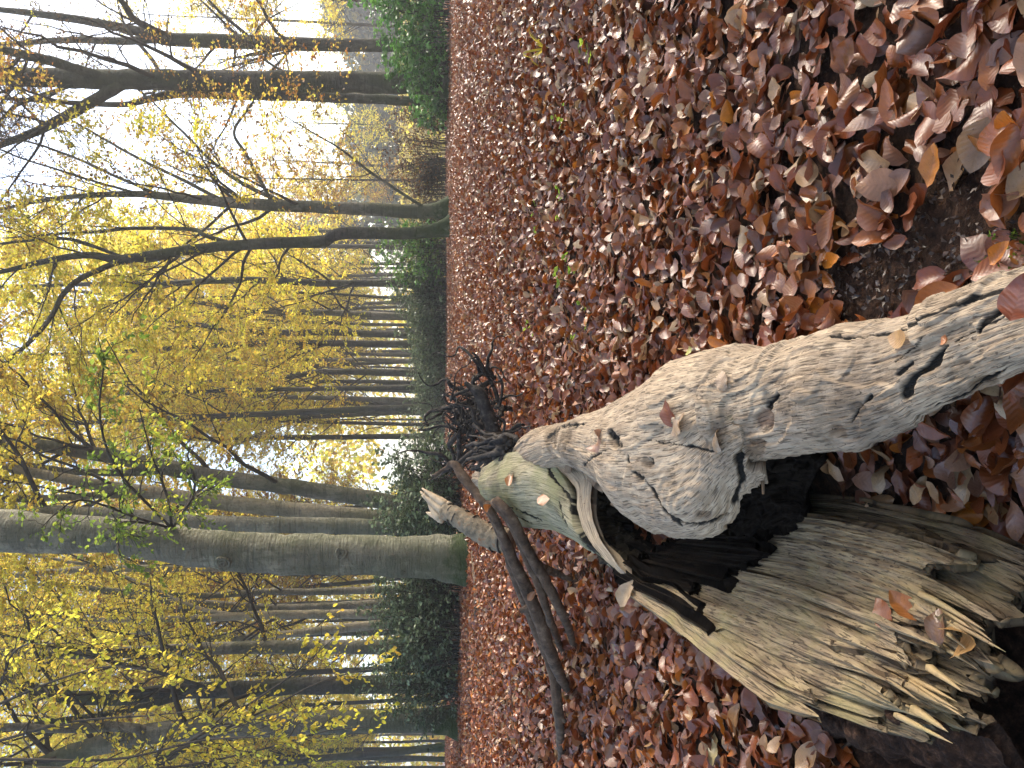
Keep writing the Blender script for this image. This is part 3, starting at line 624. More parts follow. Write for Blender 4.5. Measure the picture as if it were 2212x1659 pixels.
def hero(label, y, path, wid, limbs=(), spec=None, mat=None, seed=1, base=True, cat="tree", name="beech_tree", top=3.0, flr=(.28, .30), group=None, extra=None):
    """a tree traced on the upright plane at distance y: path from its foot upwards"""
    rg = np.random.default_rng(seed); spec = spec or {}
    path = np.array(path, float); P = at_y(path[:, 0], path[:, 1], y + np.linspace(0, .04, len(path)) * y * rg.normal(0, .4)); R = np.array(wid, float) / 2 / 1661 * y
    gz0 = float(gz(P[0, 0], P[0, 1])) - .12
    if base:
        if P[0, 2] > gz0 + .5: P = np.concatenate([[[P[0, 0] + (P[0, 0] - P[1, 0]) * .3, P[0, 1], gz0]], P]); R = np.concatenate([[R[0] * 1.05], R])
        else: P[0, 2] = gz0
    if top > 0:
        d = norm(P[-1] - P[-2]) * .7 + np.array([0, 0, .3]); P = np.concatenate([P, [P[-1] + d * top * .5, P[-1] + d * top]]); R = np.concatenate([R, [R[-1] * .75, R[-1] * .45]])
    O = P[0].copy(); O[2] = gz0 + .12
    root = thing(name, O, label, cat, group)
    n = 60; Pt, Rt = resample(P, R, n); Pt[1:, :2] += (rg.normal(0, .012, (n - 1, 2)) * Rt[1:, None] * 3)
    mt = MB(); tubes(mt, Pt, Rt, 22, bump=.10, bf=2.2, lobes=flare(*flr) if base else None)
    tr = [(Pt, Rt, spec.get('n1', 14), spec.get('tr', (.30, 1.0)))]
    for lp_, lw in limbs:
        lp_ = np.array(lp_, float); dy = np.linspace(0, 1, len(lp_)) * rg.uniform(-.10, .10) * y
        Pl = at_y(lp_[:, 0], lp_[:, 1], y + dy); j = np.argmin(np.linalg.norm(Pt - Pl[0], axis=1)); Pl[0] = Pt[max(j - 2, 0)]
        d = norm(Pl[-1] - Pl[-2]); Rl = np.array(lw, float) / 2 / 1661 * y; Pl = np.concatenate([Pl, [Pl[-1] + d * 1.2]]); Rl = np.concatenate([Rl, [Rl[-1] * .5]])
        Pl, Rl = resample(Pl, Rl, 30); Pl[2:] += np.cumsum(rg.normal(0, .012, (28, 3)), 0) * .5
        tubes(mt, Pl, Rl, 12, bump=.08, bf=5); tr.append((Pl, Rl, spec.get('nlimb', 6), (.25, 1.0)))
    mw = MB(); ml = MB(); dress(mw, ml, tr, spec, rg)
    if extra: extra(mw, ml, Pt, Rt, rg)
    for kx, ky, kr in spec.get('knots', ()): knot(mt, Pt, Rt, kx, ky, kr, rg)
    mt.build("trunk", mat or M_bark, root, origin=O)
    if mw.n: mw.build("branchwork", M_twig, root, origin=O)
    if ml.n: ml.build("crown", M_leaf, root, origin=O)
    return root

# right-hand side of the view (top of the picture): big dark beeches against the white sky
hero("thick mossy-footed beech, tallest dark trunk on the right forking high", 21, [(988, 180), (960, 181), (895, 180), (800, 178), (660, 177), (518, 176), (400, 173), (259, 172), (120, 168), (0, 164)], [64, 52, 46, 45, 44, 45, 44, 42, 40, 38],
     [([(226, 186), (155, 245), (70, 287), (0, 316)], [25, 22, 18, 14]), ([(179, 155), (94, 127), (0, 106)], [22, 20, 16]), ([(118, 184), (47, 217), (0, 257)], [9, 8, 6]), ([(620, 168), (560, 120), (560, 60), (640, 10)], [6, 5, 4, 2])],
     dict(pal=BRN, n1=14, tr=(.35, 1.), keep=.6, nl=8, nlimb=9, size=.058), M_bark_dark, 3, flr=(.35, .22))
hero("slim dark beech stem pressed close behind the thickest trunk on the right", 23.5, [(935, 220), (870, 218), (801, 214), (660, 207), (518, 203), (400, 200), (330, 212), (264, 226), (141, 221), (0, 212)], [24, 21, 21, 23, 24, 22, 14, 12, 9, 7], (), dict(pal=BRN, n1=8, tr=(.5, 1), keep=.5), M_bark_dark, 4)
hero("tall dark beech rising from the bright green bush and splitting into three stems", 25, [(900, 97), (707, 97), (518, 90), (420, 86), (358, 85), (310, 70), (188, 45), (47, 26), (0, 21)], [28, 27, 29, 28, 26, 20, 17, 13, 11],
     [([(320, 86), (264, 90), (141, 90), (0, 97)], [20, 16, 13, 9]), ([(345, 72), (302, 48), (264, 0)], [15, 13, 10])], dict(pal=BRN + YGR[:1], n1=20, tr=(.25, 1.), keep=.6, d2=.15, size=.062), M_bark_dark, 5)
hero("upright beech with bare upswept limbs, orange leaves and a curved mossy foot", 21, [(970, 452), (940, 456), (895, 457), (707, 448), (542, 441), (424, 431), (283, 419), (118, 429), (0, 452)], [46, 34, 30, 26, 24, 20, 14, 9, 5],
     [([(580, 440), (540, 405), (471, 358), (377, 264), (330, 215)], [10, 9, 7, 5, 3]), ([(450, 433), (300, 340), (180, 270), (60, 200)], [8, 6, 4, 3]), ([(300, 420), (141, 330), (0, 287)], [7, 5, 3]), ([(250, 420), (94, 360), (0, 325)], [6, 4, 3]), ([(545, 438), (530, 330), (505, 280), (545, 215), (520, 195)], [8, 7, 6, 5, 4]), ([(890, 445), (800, 375), (740, 330), (690, 300)], [7, 6, 4, 3])],
     dict(pal=ORA + YEL[:2], n1=20, tr=(.25, 1.), nl=8, keep=.7, nlimb=7, a1=(38, 10), d1=-.1), M_bark, 6, flr=(.3, .35))
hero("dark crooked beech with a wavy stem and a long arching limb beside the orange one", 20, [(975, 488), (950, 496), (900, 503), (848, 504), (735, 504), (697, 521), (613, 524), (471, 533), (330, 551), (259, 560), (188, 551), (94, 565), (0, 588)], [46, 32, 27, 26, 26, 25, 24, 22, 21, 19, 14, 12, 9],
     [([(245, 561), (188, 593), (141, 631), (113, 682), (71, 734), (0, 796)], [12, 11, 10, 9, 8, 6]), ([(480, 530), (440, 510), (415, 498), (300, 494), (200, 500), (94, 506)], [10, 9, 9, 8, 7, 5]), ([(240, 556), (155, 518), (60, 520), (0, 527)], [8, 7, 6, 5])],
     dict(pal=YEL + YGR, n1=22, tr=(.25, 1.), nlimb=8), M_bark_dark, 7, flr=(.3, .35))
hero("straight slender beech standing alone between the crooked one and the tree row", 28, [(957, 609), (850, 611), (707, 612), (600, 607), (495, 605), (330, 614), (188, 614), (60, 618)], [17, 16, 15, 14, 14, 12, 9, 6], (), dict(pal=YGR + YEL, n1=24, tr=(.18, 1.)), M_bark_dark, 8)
# the row of thin trunks in the middle distance
row = [(31, [(910, 686), (707, 675), (542, 671), (440, 655), (300, 640)], 15), (33, [(925, 726), (707, 718), (566, 718), (424, 701), (300, 680)], 16), (34, [(935, 744), (660, 741), (471, 746), (283, 758)], 15),
       (40, [(938, 781), (800, 777), (620, 777), (424, 772)], 10), (36, [(942, 806), (707, 803), (613, 815), (450, 825)], 15), (42, [(930, 827), (707, 824), (500, 835)], 10), (40, [(940, 866), (613, 857), (400, 850)], 12),
       (44, [(935, 893), (700, 889), (450, 880)], 10), (46, [(940, 918), (700, 912), (450, 905)], 9), (34, [(930, 702), (780, 700), (560, 690), (420, 672)], 8), (30, [(925, 650), (800, 640), (640, 632), (500, 640)], 7)]
rl_lab = ["nearest of the row trunks, leaning slightly with a fork behind yellow leaves", "dark row trunk just left of the leaning one with steep upper limbs", "straight row trunk in the close pair at the middle of the view", "thin straight row trunk standing in the bright gap by the close pair", "sturdy dark row trunk that bends left above the evergreen scrub",
          "thin row trunk between the bending one and the bright glade", "medium row trunk with hazy base near the root tangle", "thin hazy row trunk behind the root tangle", "last faint row trunk before the bright glade", "thin leaning row sapling between the two foremost row trunks", "slight sapling with spreading twigs left of the lone slender beech"]
for k, ((y, pth, w0), lb) in enumerate(zip(row, rl_lab)):
    n = len(pth)
    hero(lb, y, pth, list(np.linspace(w0, w0 * .55, n)), (), dict(pal=YEL + YGR if k % 2 else YEL + ORA[2:3], n1=20, tr=(.2, 1.), size=.12, l1=(2.5, 5.5), a1=(34, 12), n2=7, n3=7, nl=9), M_bark_dark if k % 3 else M_bark, 20 + k, group="trees of the middle row", top=6.0)
# left-hand side (bottom of the picture)
def knot(mt, Pt, Rt, px, py, r, rg):
    q = at_y(np.array(px), np.array(py), 11.6); i = np.argmin(np.abs(Pt[:, 2] - q[2])); c = Pt[i] + np.array([q[0] - Pt[i, 0], 0, 0]); dx = c[0] - Pt[i, 0]
    c[1] = Pt[i, 1] - np.sqrt(max(Rt[i] ** 2 - dx ** 2, 0)) * 1.05; th = np.linspace(0, 2 * np.pi, 25)
    n = norm(np.array([dx, -Rt[i], 0])); a = np.array([n[1], -n[0], 0]); b = np.array([0, 0, 1.])
    for s in (1.0, .68, .36):
        P = c + n * .012 * (1.3 - s) + (a * np.cos(th)[:, None] * r * 1.15 + b * np.sin(th)[:, None] * r) * s * (1 + .12 * np.sin(th * 3 + 7 * s))[:, None]
        tubes(mt, P, np.full(25, r * (.22 if s == 1 else .15)), 8, bump=.3, bf=25)
def green_bough(mw, ml, Pt, Rt, rg):
    C = [[(372, 1142), (330, 1100), (250, 1010), (215, 900), (225, 780), (212, 730)], [(372, 1142), (300, 1120), (180, 1080), (120, 1110), (90, 1140)], [(372, 1142), (420, 1060), (405, 980), (425, 960)], [(372, 1142), (360, 1070), (330, 990), (300, 880)], [(360, 1135), (260, 1130), (255, 1190), (262, 1215)]]
    ys = [[11.5, 10.6, 9.4, 8.6, 8.1, 7.9], [11.5, 10.8, 9.8, 9.3, 9.1], [11.5, 10.3, 9.4, 9.2], [11.5, 10.4, 9.3, 8.5], [11.5, 10.8, 10.3, 10.0]]
    for c, yy in zip(C, ys):
        c = np.array(c, float); P = at_y(c[:, 0], c[:, 1], np.array(yy)); P, R = resample(P, np.linspace(.022, .005, len(P)), 16)
        tubes(mw, P, R, 6)
        b2, r2 = grow(P[None], R[None], 17, (.25, 1), (.3, .8), (50, 14), 7, rg, .35, .22, .04, .6, .003); tubes(mw, b2, r2, 4)
        b3, r3 = grow(b2, r2, 4, (.2, 1), (.15, .35), (45, 14), 4, rg, .25, .2, .04, .6, .002); tubes(mw, b3, r3, 3)
        pal = GRN if yy[-1] != 8.5 else GRN + YGR
        leaves(ml, b3, 5, .062, pal, rg, shape=6, hang=.3); leaves(ml, b2[:, 3:], 4, .062, pal, rg, shape=6, hang=.3)
hero("massive smooth grey beech, the closest standing trunk, moss at its foot", 11.6, [(1006, 1211), (985, 1208), (950, 1203), (895, 1202), (707, 1198), (560, 1195), (471, 1189), (350, 1172), (236, 1156), (120, 1150), (0, 1147)], [112, 104, 94, 88, 83, 82, 80, 76, 72, 78, 86], (),
     dict(pal=YEL, n1=0, knots=((492, 1203, .085), (750, 1184, .07), (640, 1215, .03), (860, 1190, .03), (880, 1225, .035))), M_bark_big, 40, flr=(.25, .07), extra=green_bough)
hero("pale grey beech half hidden behind the massive one's right side", 15, [(965, 1143), (900, 1141), (707, 1136), (471, 1131), (236, 1116), (0, 1108)], [38, 36, 34, 33, 36, 36], (), dict(pal=YEL, n1=6, tr=(.6, 1), keep=.6), M_bark_big, 41)
hero("pale curving beech with a short stub, second to the right of the massive trunk", 15.5, [(880, 1122), (801, 1117), (707, 1108), (613, 1099), (471, 1085), (330, 1064), (236, 1052), (120, 1030), (0, 1008)], [36, 35, 34, 33, 32, 28, 24, 21, 18],
     [([(300, 1062), (236, 1070), (120, 1075), (0, 1078)], [18, 15, 14, 12])], dict(pal=YEL, n1=10, tr=(.5, 1)), M_bark_pale, 42)
hero("dark leaning beech outermost in the cluster right of the massive trunk", 17, [(890, 1092), (801, 1078), (660, 1056), (471, 1031), (377, 1012), (283, 994), (141, 970), (0, 951)], [36, 35, 34, 34, 33, 31, 26, 23], [([(350, 1004), (250, 1020), (100, 1010), (0, 985)], [18, 15, 13, 11])], dict(pal=YEL + ORA[2:], n1=14, tr=(.3, 1)), M_bark, 43)
hero("thin pale stem showing in the upper gap just left of the massive trunk", 22, [(960, 1226), (700, 1226), (424, 1227), (188, 1230), (0, 1245)], [18, 16, 15, 14, 12], [([(190, 1230), (100, 1205), (0, 1180)], [8, 6, 5])], dict(size=.072, keep=.62, pal=YEL, n1=16, tr=(.3, 1)), M_bark_pale, 44)
LG = "cluster of slim beeches on the left"
hero("slim brown beech next to the massive trunk with fine side twigs", 23, [(940, 1270), (848, 1273), (683, 1278), (566, 1279), (424, 1287), (250, 1275), (80, 1262)], [18, 17, 15, 14, 12, 9, 6], (), dict(size=.072, keep=.62, pal=YEL + ORA[:1], n1=15, tr=(.25, 1), a1=(40, 12)), M_bark, 45, group=LG)
hero("slim beech left of the brown one, its top leaning to the right", 24, [(940, 1302), (848, 1303), (613, 1314), (448, 1303), (330, 1296), (141, 1262), (0, 1235)], [20, 19, 17, 14, 11, 8, 6], (), dict(size=.072, keep=.62, pal=YEL, n1=15, tr=(.25, 1), a1=(40, 12)), M_bark, 46, group=LG)
hero("sunlit pale beech with many thin steep limbs in the left cluster", 22, [(940, 1327), (825, 1327), (589, 1328), (471, 1334), (236, 1339), (0, 1325)], [21, 20, 18, 15, 10, 6], [([(480, 1334), (424, 1312), (330, 1268), (200, 1215), (100, 1180)], [9, 8, 6, 5, 3])], dict(size=.072, keep=.62, pal=YEL, n1=15, tr=(.25, 1), a1=(36, 12)), M_bark_pale, 47, group=LG)
hero("curving brown beech left of the sunlit pale one", 23, [(940, 1345), (801, 1351), (636, 1368), (495, 1379), (330, 1367), (141, 1348), (0, 1335)], [21, 20, 16, 13, 11, 8, 6], (), dict(size=.072, keep=.62, pal=YEL, n1=15, tr=(.25, 1), a1=(40, 12)), M_bark_pale, 48, group=LG)
hero("thick straight smooth beech in the centre of the left group", 18, [(945, 1393), (801, 1398), (613, 1398), (424, 1402), (188, 1412), (0, 1410)], [31, 29, 28, 25, 22, 18], (), dict(size=.072, keep=.62, pal=YEL + YGR[:1], n1=15, tr=(.3, 1)), M_bark, 49, group=LG)
hero("dark thick beech dividing into two steep limbs, second from the left edge", 16, [(960, 1474), (900, 1477), (707, 1480), (518, 1489), (377, 1494), (236, 1508), (118, 1501), (0, 1466)], [42, 38, 36, 34, 33, 29, 25, 18], [([(380, 1498), (300, 1528), (236, 1541), (141, 1555), (0, 1580)], [18, 14, 12, 10, 8]), ([(420, 1480), (330, 1450), (200, 1420), (80, 1390)], [9, 8, 6, 4])], dict(size=.072, keep=.62, pal=YEL + ORA[2:], n1=14, tr=(.3, 1)), M_bark_dark, 50, group=LG)
def yellow_bough(mw, ml, Pt, Rt, rg):
    C = [[(0, 1600), (150, 1560), (330, 1545), (470, 1530)], [(0, 1640), (250, 1640), (430, 1600), (560, 1590), (640, 1560)], [(60, 1659), (350, 1659), (560, 1620), (700, 1580), (800, 1570)], [(0, 1520), (120, 1470), (230, 1440), (330, 1450)], [(0, 1480), (40, 1400), (150, 1390)], [(300, 1659), (560, 1540), (700, 1470), (830, 1440)], [(350, 1640), (600, 1480), (720, 1380)]]
    for c in C:
        c = np.array(c, float); P = at_y(c[:, 0], c[:, 1], np.linspace(10.5, 9.0, len(c))); P, R = resample(P, np.linspace(.02, .004, len(P)), 16)
        s0 = Pt[min(len(Pt) - 1, 45)]; tubes(mw, P, R, 6)
        b2, r2 = grow(P[None], R[None], 14, (.05, 1), (.4, .9), (42, 12), 7, rg, .3, .3, .04, .6, .003); tubes(mw, b2, r2, 4)
        b3, r3 = grow(b2, r2, 3, (.2, 1), (.15, .35), (40, 14), 4, rg, .25, .25, .04, .6, .002); tubes(mw, b3, r3, 3)
        leaves(ml, b3, 5, .062, YEL + YGR[:1], rg, shape=6, hang=.5); leaves(ml, b2[:, 2:], 6, .062, YEL + YGR[:1], rg, shape=6, hang=.5)
hero("thick grey beech with a mossy foot at the far left, its stem bowing outwards", 14.5, [(984, 1560), (960, 1557), (895, 1556), (707, 1560), (471, 1574), (330, 1584), (188, 1617), (94, 1650), (0, 1692)], [66, 54, 48, 48, 43, 42, 37, 34, 30], [([(300, 1582), (240, 1568), (141, 1570), (0, 1564)], [20, 20, 17, 13])],
     dict(size=.072, keep=.62, pal=YEL, n1=16, tr=(.35, 1), d1=.05), M_bark, 51, flr=(.3, .25), extra=yellow_bough)

# ------------------------------------------------------------------ the deeper wood: a few kinds, copied tree by tree
def proto(seed, h, r0, pal, n1, spec=None):
    rg = np.random.default_rng(seed); n = 40; t = np.linspace(0, 1, n)
    wx = np.cumsum(rg.normal(0, .02, (n, 2)), 0) * .6; P = np.stack([wx[:, 0] - wx[0, 0], wx[:, 1] - wx[0, 1], t * h - .2], -1)
    R = r0 * (1 - .82 * t ** 1.2)
    mt, mw, ml = MB(), MB(), MB(); tubes(mt, P, R, 10, bump=.08, bf=2, lobes=flare(.25, .2))
    sp = dict(pal=pal, size=.155, l1=(2.5, 6.0), l2=(1., 2.4), l3=(.4, 1.0), n2=7, n3=6, nl=7, a1=(42, 14)); sp.update(spec or {})
    dress(mw, ml, [(P, R, n1, (.26, 1.0))], sp, rg)
    root = thing("beech_tree", (0, 0, 0), "x", "tree")
    mt.build("trunk", M_bark_dark, root); mw.build("branchwork", M_twig, root); ml.build("crown", M_leaf, root)
    return root
def copy_thing(root):
    c = root.copy(); COL.objects.link(c)
    for ch in root.children:
        d = ch.copy(); COL.objects.link(d); d.parent = c
    return c
kinds = [proto(101, 23, .14, YEL, 34), proto(102, 20, .14, YGR + YEL, 32), proto(103, 25, .16, YEL + ORA[2:3], 36), proto(104, 17, .11, ORA + YEL[:2], 30), proto(105, 21, .13, YEL + YEL + GRN[3:], 32)]
used = [False] * len(kinds); rg = np.random.default_rng(77)
spots = []
for y0, y1, n, a0, a1 in ((30, 42, 14, -.55, .14), (42, 60, 34, -.52, .20), (60, 85, 46, -.52, .19), (36, 50, 3, .24, .55), (56, 66, 3, .26, .5)):
    k = 0; tries = 0
    while k < n and tries < 4000:
        tries += 1; y = rg.uniform(y0, y1); x = rg.uniform(a0, a1) * y
        if -.135 < x / y < -.075 and y > 34: continue                      # the bright glade
        if all((x - p) ** 2 + (y - q) ** 2 > 3.2 for p, q, _ in spots): spots.append((x, y, y0)); k += 1
LBL = {30: "slim yellow beech in the near part of the wood behind the evergreen bushes", 42: "slender yellow beech standing deep in the close-set rows of the wood", 60: "faint hazy beech in the farthest rows of the wood", 36: "sparse beech beyond the bushes on the open right side"}
for x, y, y0 in spots:
    right = x / y > .22; k = (3 if rg.random() < .35 else int(rg.choice([0, 1]))) if right else int(rg.choice([0, 0, 1, 2, 2, 3, 4]))
    o = copy_thing(kinds[k]) if used[k] else kinds[k]; used[k] = True
    o.location = (x, y, float(gz(x, y)) - .1); s = rg.uniform(.85, 1.2) * (.72 if right else 1); o.scale = (s, s, s * rg.uniform(.92, 1.1)); o.rotation_euler = (rg.normal(0, .025), rg.normal(0, .025), rg.uniform(0, 6.28))
    if right: o['label'] = LBL[36] if y0 != 56 else "small hazy tree at the far edge of the open right side"; o['group'] = "trees of the open right side" + ("" if y0 != 56 else ", far edge")
    else: o['label'] = LBL[y0]; o['group'] = {30: "beeches of the wood, near part", 42: "beeches of the wood, deep part"}.get(y0, "beeches of the wood, farthest rows")

# unseen beeches added outside the view so their crowns shade log and litter
for k, (x, y) in enumerate([(9.5, 9.0), (13.5, 14.5), (13, 5), (16, 10), (5.5, 3.0), (4.5, -5), (-4.5, -4), (-8.5, 3.0), (19, 19), (9, -1)]):
    o = copy_thing(kinds[(k * 2) % 5]); o.location = (x, y, float(gz(x, y)) - .1); o.rotation_euler = (0, 0, k * 1.3); o['label'] = "tall unseen yellow beech added outside the picture to shade the log"; o['group'] = "unseen beeches added for shade"
# far-off wood that closes the view, one mass
rg = np.random.default_rng(9); mb = MB(); n = 9000
def clumps(n, xa, xb, ya, yb, za, zb, pal, size, zpow=1.0, mask=None):
    x = rg.uniform(xa, xb, n); y = rg.uniform(ya, yb, n); z = za + (zb - za) * rg.random(n) ** zpow
    if mask is not None:
        q = mask(x, y, z); x, y, z = x[q], y[q], z[q]
    m = len(x); p = np.stack([x, y, z + gz(x, y)], -1); a = norm(rg.normal(size=(m, 3))); b = norm(np.cross(a, rg.normal(size=(m, 3)))); L = rg.uniform(.5, 1.3, (m, 1)) * size
    c = np.array(pal)[rg.integers(0, len(pal), m)] * rg.uniform(.6, 1.25, (m, 1))
    V = np.stack([p - a * L, p + b * L * .5, p + a * L, p - b * L * .5], 1); mb.add(V, np.arange(m * 4).reshape(m, 4), col=np.repeat(c, 4, 0))
mk = lambda x, y, z: vnoise(np.stack([x * .14, y * .14, z * .22], -1)) > -.02
gl = lambda x, y, z: mk(x, y, z) & ~((x / y > -.13) & (x / y < -.07) & (z < 9))
clumps(60000, -75, 26, 92, 116, 0, 21, YEL + YGR + ORA[2:3], .42, 1.3, gl)
clumps(40000, 10, 52, 52, 68, 0, 4.5, YEL[1:2] + [(.50, .42, .14), (.42, .36, .16), (.36, .30, .12)], .22, 1.5)
hump = lambda x, y, z: (vnoise(np.stack([x * .22, y * .22, z * .25], -1)) > -.25) & (z < 16 + 9 * vnoise(np.stack([x * .09, 0 * x, 0 * x], -1)) + 2 * vnoise(np.stack([x * .5, y * .3, 0 * x], -1)))
clumps(120000, 15, 78, 76, 92, 0, 24, [(.045, .075, .065), (.05, .08, .06), (.09, .11, .06), (.26, .23, .07)], .44, .9, hump)
o = mb.build("far_woodland", M_leaf); tag(o, "hazy mass of yellow and bluish trees closing the view behind the wood", "woodland", None, 'stuff')

# ------------------------------------------------------------------ evergreen bushes
def bush(name, label, cat, centre, rx, ry, h, nst, pal, size, seed, nl=9, n2=7, group=None, mat=None, shape=6, l2=(.25, .6)):
    rg = np.random.default_rng(seed); cx, cy = centre; O = np.array([cx, cy, float(gz(cx, cy))]); root = thing(name, O, label, cat, group)
    mw, ml = MB(), MB(); n = 8; a = rg.uniform(0, 6.283, nst); r = np.sqrt(rg.random(nst)); s = np.linspace(0, 1, n)
    b0 = np.stack([r * np.cos(a) * rx * .75, r * np.sin(a) * ry * .75, 0 * a], -1); hh = h * (1 - .42 * r ** 2) * rg.uniform(.55, 1.05, nst)
    hh *= 1 + .25 * vnoise(np.stack([b0[:, 0] * .8, b0[:, 1] * .8, 0 * a], -1))
    e = b0 + np.stack([np.cos(a) * rx * .30, np.sin(a) * ry * .30, hh], -1) + rg.normal(0, .12, (nst, 3))
    P = b0[:, None] * (1 - s)[None, :, None] + e[:, None] * s[None, :, None]; P[..., :2] -= (np.sin(s * np.pi) * .12)[None, :, None] * np.stack([np.cos(a), np.sin(a)], -1)[:, None]
    P += np.cumsum(rg.normal(0, .02, P.shape), 1); P[:, 0, 2] = -.05; P[..., 2] += (gz(P[..., 0] + cx, P[..., 1] + cy) - O[2])
    R = (.014 * (1 - .75 * s))[None] * np.ones((nst, 1)); tubes(mw, P, R, 5)
    b2, r2 = grow(P, R, n2, (.12, 1.0), l2, (55, 16), 5, rg, .6, .02, .05, .6, .003); tubes(mw, b2, r2, 4)
    leaves(ml, b2, nl, size, pal, rg, tr=(.2, 1.0), shape=shape, hang=.25); leaves(ml, P[:, 5:], nl, size, pal, rg, shape=shape, hang=.2)
    mw.build("stems" if 0 else "branchwork", M_twig, root); ml.build("foliage", mat or M_ever, root); return root
def bx(px, py, y): q = at_y(np.array(px), np.array(py), np.array(y)); return (float(q[0]), float(q[1]))
bush("rhododendron_bush", "big bright green rhododendron bush at the far right under the tall trunks", "bush", bx(960, 55, 20), 1.8, 1.3, 2.2, 90, RHO, .13, 1, 8, 9)
bush("rhododendron_bush", "rounded green rhododendron at the foot of the thickest right trunk", "bush", bx(960, 138, 22.5), .9, .9, 1.25, 40, RHO, .13, 2, 8, 8)
bush("rhododendron_bush", "small green rhododendron between the thickest trunk and the brown thicket", "bush", bx(960, 228, 22), .45, .6, .9, 20, RHO, .12, 3, 8, 7)
bush("brown_thicket", "dark leafless thicket with dead orange leaves right of the orange beech", "bush", bx(960, 325, 24), 1.5, 1.0, 2.0, 70, [(.06, .035, .025), (.10, .05, .025), (.24, .11, .03), (.04, .035, .03)], .08, 4, 4, 9, mat=M_leaf)
bush("brown_thicket", "lower dark thicket directly beside the orange beech's foot", "bush", bx(960, 405, 24.5), 1.1, 1.0, 1.6, 55, [(.05, .035, .025), (.08, .05, .03), (.20, .10, .03), (.04, .045, .03)], .08, 5, 4, 9, mat=M_leaf)
bush("evergreen_bush", "fresh green bush with hanging sprays left of the crooked beech", "bush", bx(960, 545, 24), 1.0, 1.0, 2.4, 50, RHO + GRN[:2], .10, 6, 8, 8)
EG = "low evergreen scrub along the crest"
scr = [(590, 25, 1.1, 1.5), (640, 24.5, 1.0, 1.7), (690, 26, 1.1, 1.6), (735, 25, 1.0, 1.4), (780, 27, 1.1, 1.3), (825, 28, 1.1, 1.3), (870, 30, 1.2, 1.3), (912, 34, 1.2, 1.4), (520, 26, 1.0, 1.6)]
scl = ["dark scrub at the foot of the lone slender beech", "dark scrub before the sapling with spreading twigs", "tallest dark scrub below the leaning row trunk", "dark scrub under the close pair of row trunks", "low grey-green scrub by the thin straight row trunk", "low scrub under the sturdy bending row trunk", "hazy scrub behind the root tangle's upper twigs", "faint scrub next to the bright glade", "dark scrub behind the crooked beech's foot"]
for k, ((py, y, rx, h), lb) in enumerate(zip(scr, scl)):
    bush("evergreen_bush", lb, "bush", bx(955, py, y), rx, .9, h, 42, EVG, .10, 10 + k, 8, 8, EG)
bush("holly_bush", "broad glossy holly behind the broken birch stub, right of the massive trunk", "bush", bx(960, 1050, 13), .80, .7, 1.35, 60, EVG, .075, 30, 9, 9)
bush("holly_bush", "holly hiding the bases of the pale beeches beside the massive trunk", "bush", bx(960, 1100, 14), .6, .7, 1.5, 45, EVG, .075, 31, 9, 9)
bush("holly_bush", "holly with upright sprays just left of the massive trunk", "bush", bx(960, 1290, 14), .65, .7, 1.6, 60, EVG, .07, 32, 9, 9)
bush("holly_bush", "holly in the middle of the left thicket with bare grey twigs below", "bush", bx(970, 1370, 13.5), .75, .7, 1.6, 60, EVG, .07, 33, 9, 8)
bush("holly_bush", "leftmost holly at the foot of the dark two-limbed beech", "bush", bx(970, 1460, 14), .7, .7, 1.5, 55, EVG, .07, 34, 9, 8)

# ------------------------------------------------------------------ branches, roots and sticks on the ground
def stick(name, label, cat, pts, ws, ds, mat, side=9, bump=.18, bf=14, group=None, knots=()):
    p = np.array(pts, float); d = np.array(ds, float); P = at(p[:, 0], p[:, 1], d); R = np.array(ws, float) / 2 / 1661 * d
    n = 40; P, R = resample(P, R, n); r = np.random.default_rng(int(abs(p[0, 0] * 7 + p[0, 1]))); P[1:-1] += np.cumsum(r.normal(0, .0016, (n - 2, 3)), 0)
    mb = MB(); tubes(mb, P, R, side, True, bump=bump, bf=bf)
    for i in knots: tubes(mb, np.stack([P[i], P[i] + norm(r.normal(size=3) * (1, .4, 1) + (0, 0, .6)) * R[i] * 2.2]), np.array([R[i] * .6, R[i] * .4]), 7, True, bump=.2, bf=30)
    o = mb.build(name, mat, None, origin=P[n // 2]); return tag(o, label, cat, group)
def gd(px, py, lift=.02):                # depth at which the sight line meets the ground (+lift)
    r = ray(px, py); d = np.linspace(.5, 40, 8000); q = EYE + r * d[:, None]; k = np.argmax(q[:, 2] < gz(q[:, 0], q[:, 1]) + lift); return float(d[k])
DB = "dead branches leaning on the log"
stick("dead_branch", "longest dark dead branch running from the log to the picture's lower side", "branch", [(1030, 1070), (1055, 1100), (1085, 1160), (1125, 1270), (1165, 1370), (1195, 1440), (1207, 1540), (1212, 1648)], [16, 18, 20, 20, 22, 24, 22, 16], [3.05, 3.05, 3.1, 3.3, 3.5, 3.55, 3.6, gd(1212, 1648, .01)], M_stick, knots=(18, 27))
stick("dead_branch", "thick middle dead branch with an orange leaf on it, leaning on the log", "branch", [(1050, 1085), (1078, 1130), (1115, 1220), (1160, 1320), (1195, 1430), (1228, 1500)], [16, 18, 26, 30, 27, 18], [3.02, 3.0, 3.1, 3.2, 3.3, gd(1228, 1500)], M_stick, knots=(15,))
stick("dead_branch", "brown dead branch with a forked lower end nearest the log's grey slab", "branch", [(1070, 1080), (1100, 1110), (1135, 1175), (1170, 1240), (1205, 1310), (1248, 1388)], [20, 24, 24, 24, 22, 14], [2.95, 2.92, 2.95, 3.0, 3.05, gd(1248, 1388)], M_stick, knots=(22,))
stick("dead_branch", "rough grey brown dead branch squeezed between the two thicker leaning ones", "branch", [(1062, 1082), (1100, 1130), (1145, 1225), (1182, 1330), (1212, 1420)], [14, 18, 20, 18, 12], [2.98, 2.95, 3.02, 3.1, gd(1212, 1420)], M_stick, bump=.35, knots=(12, 30))
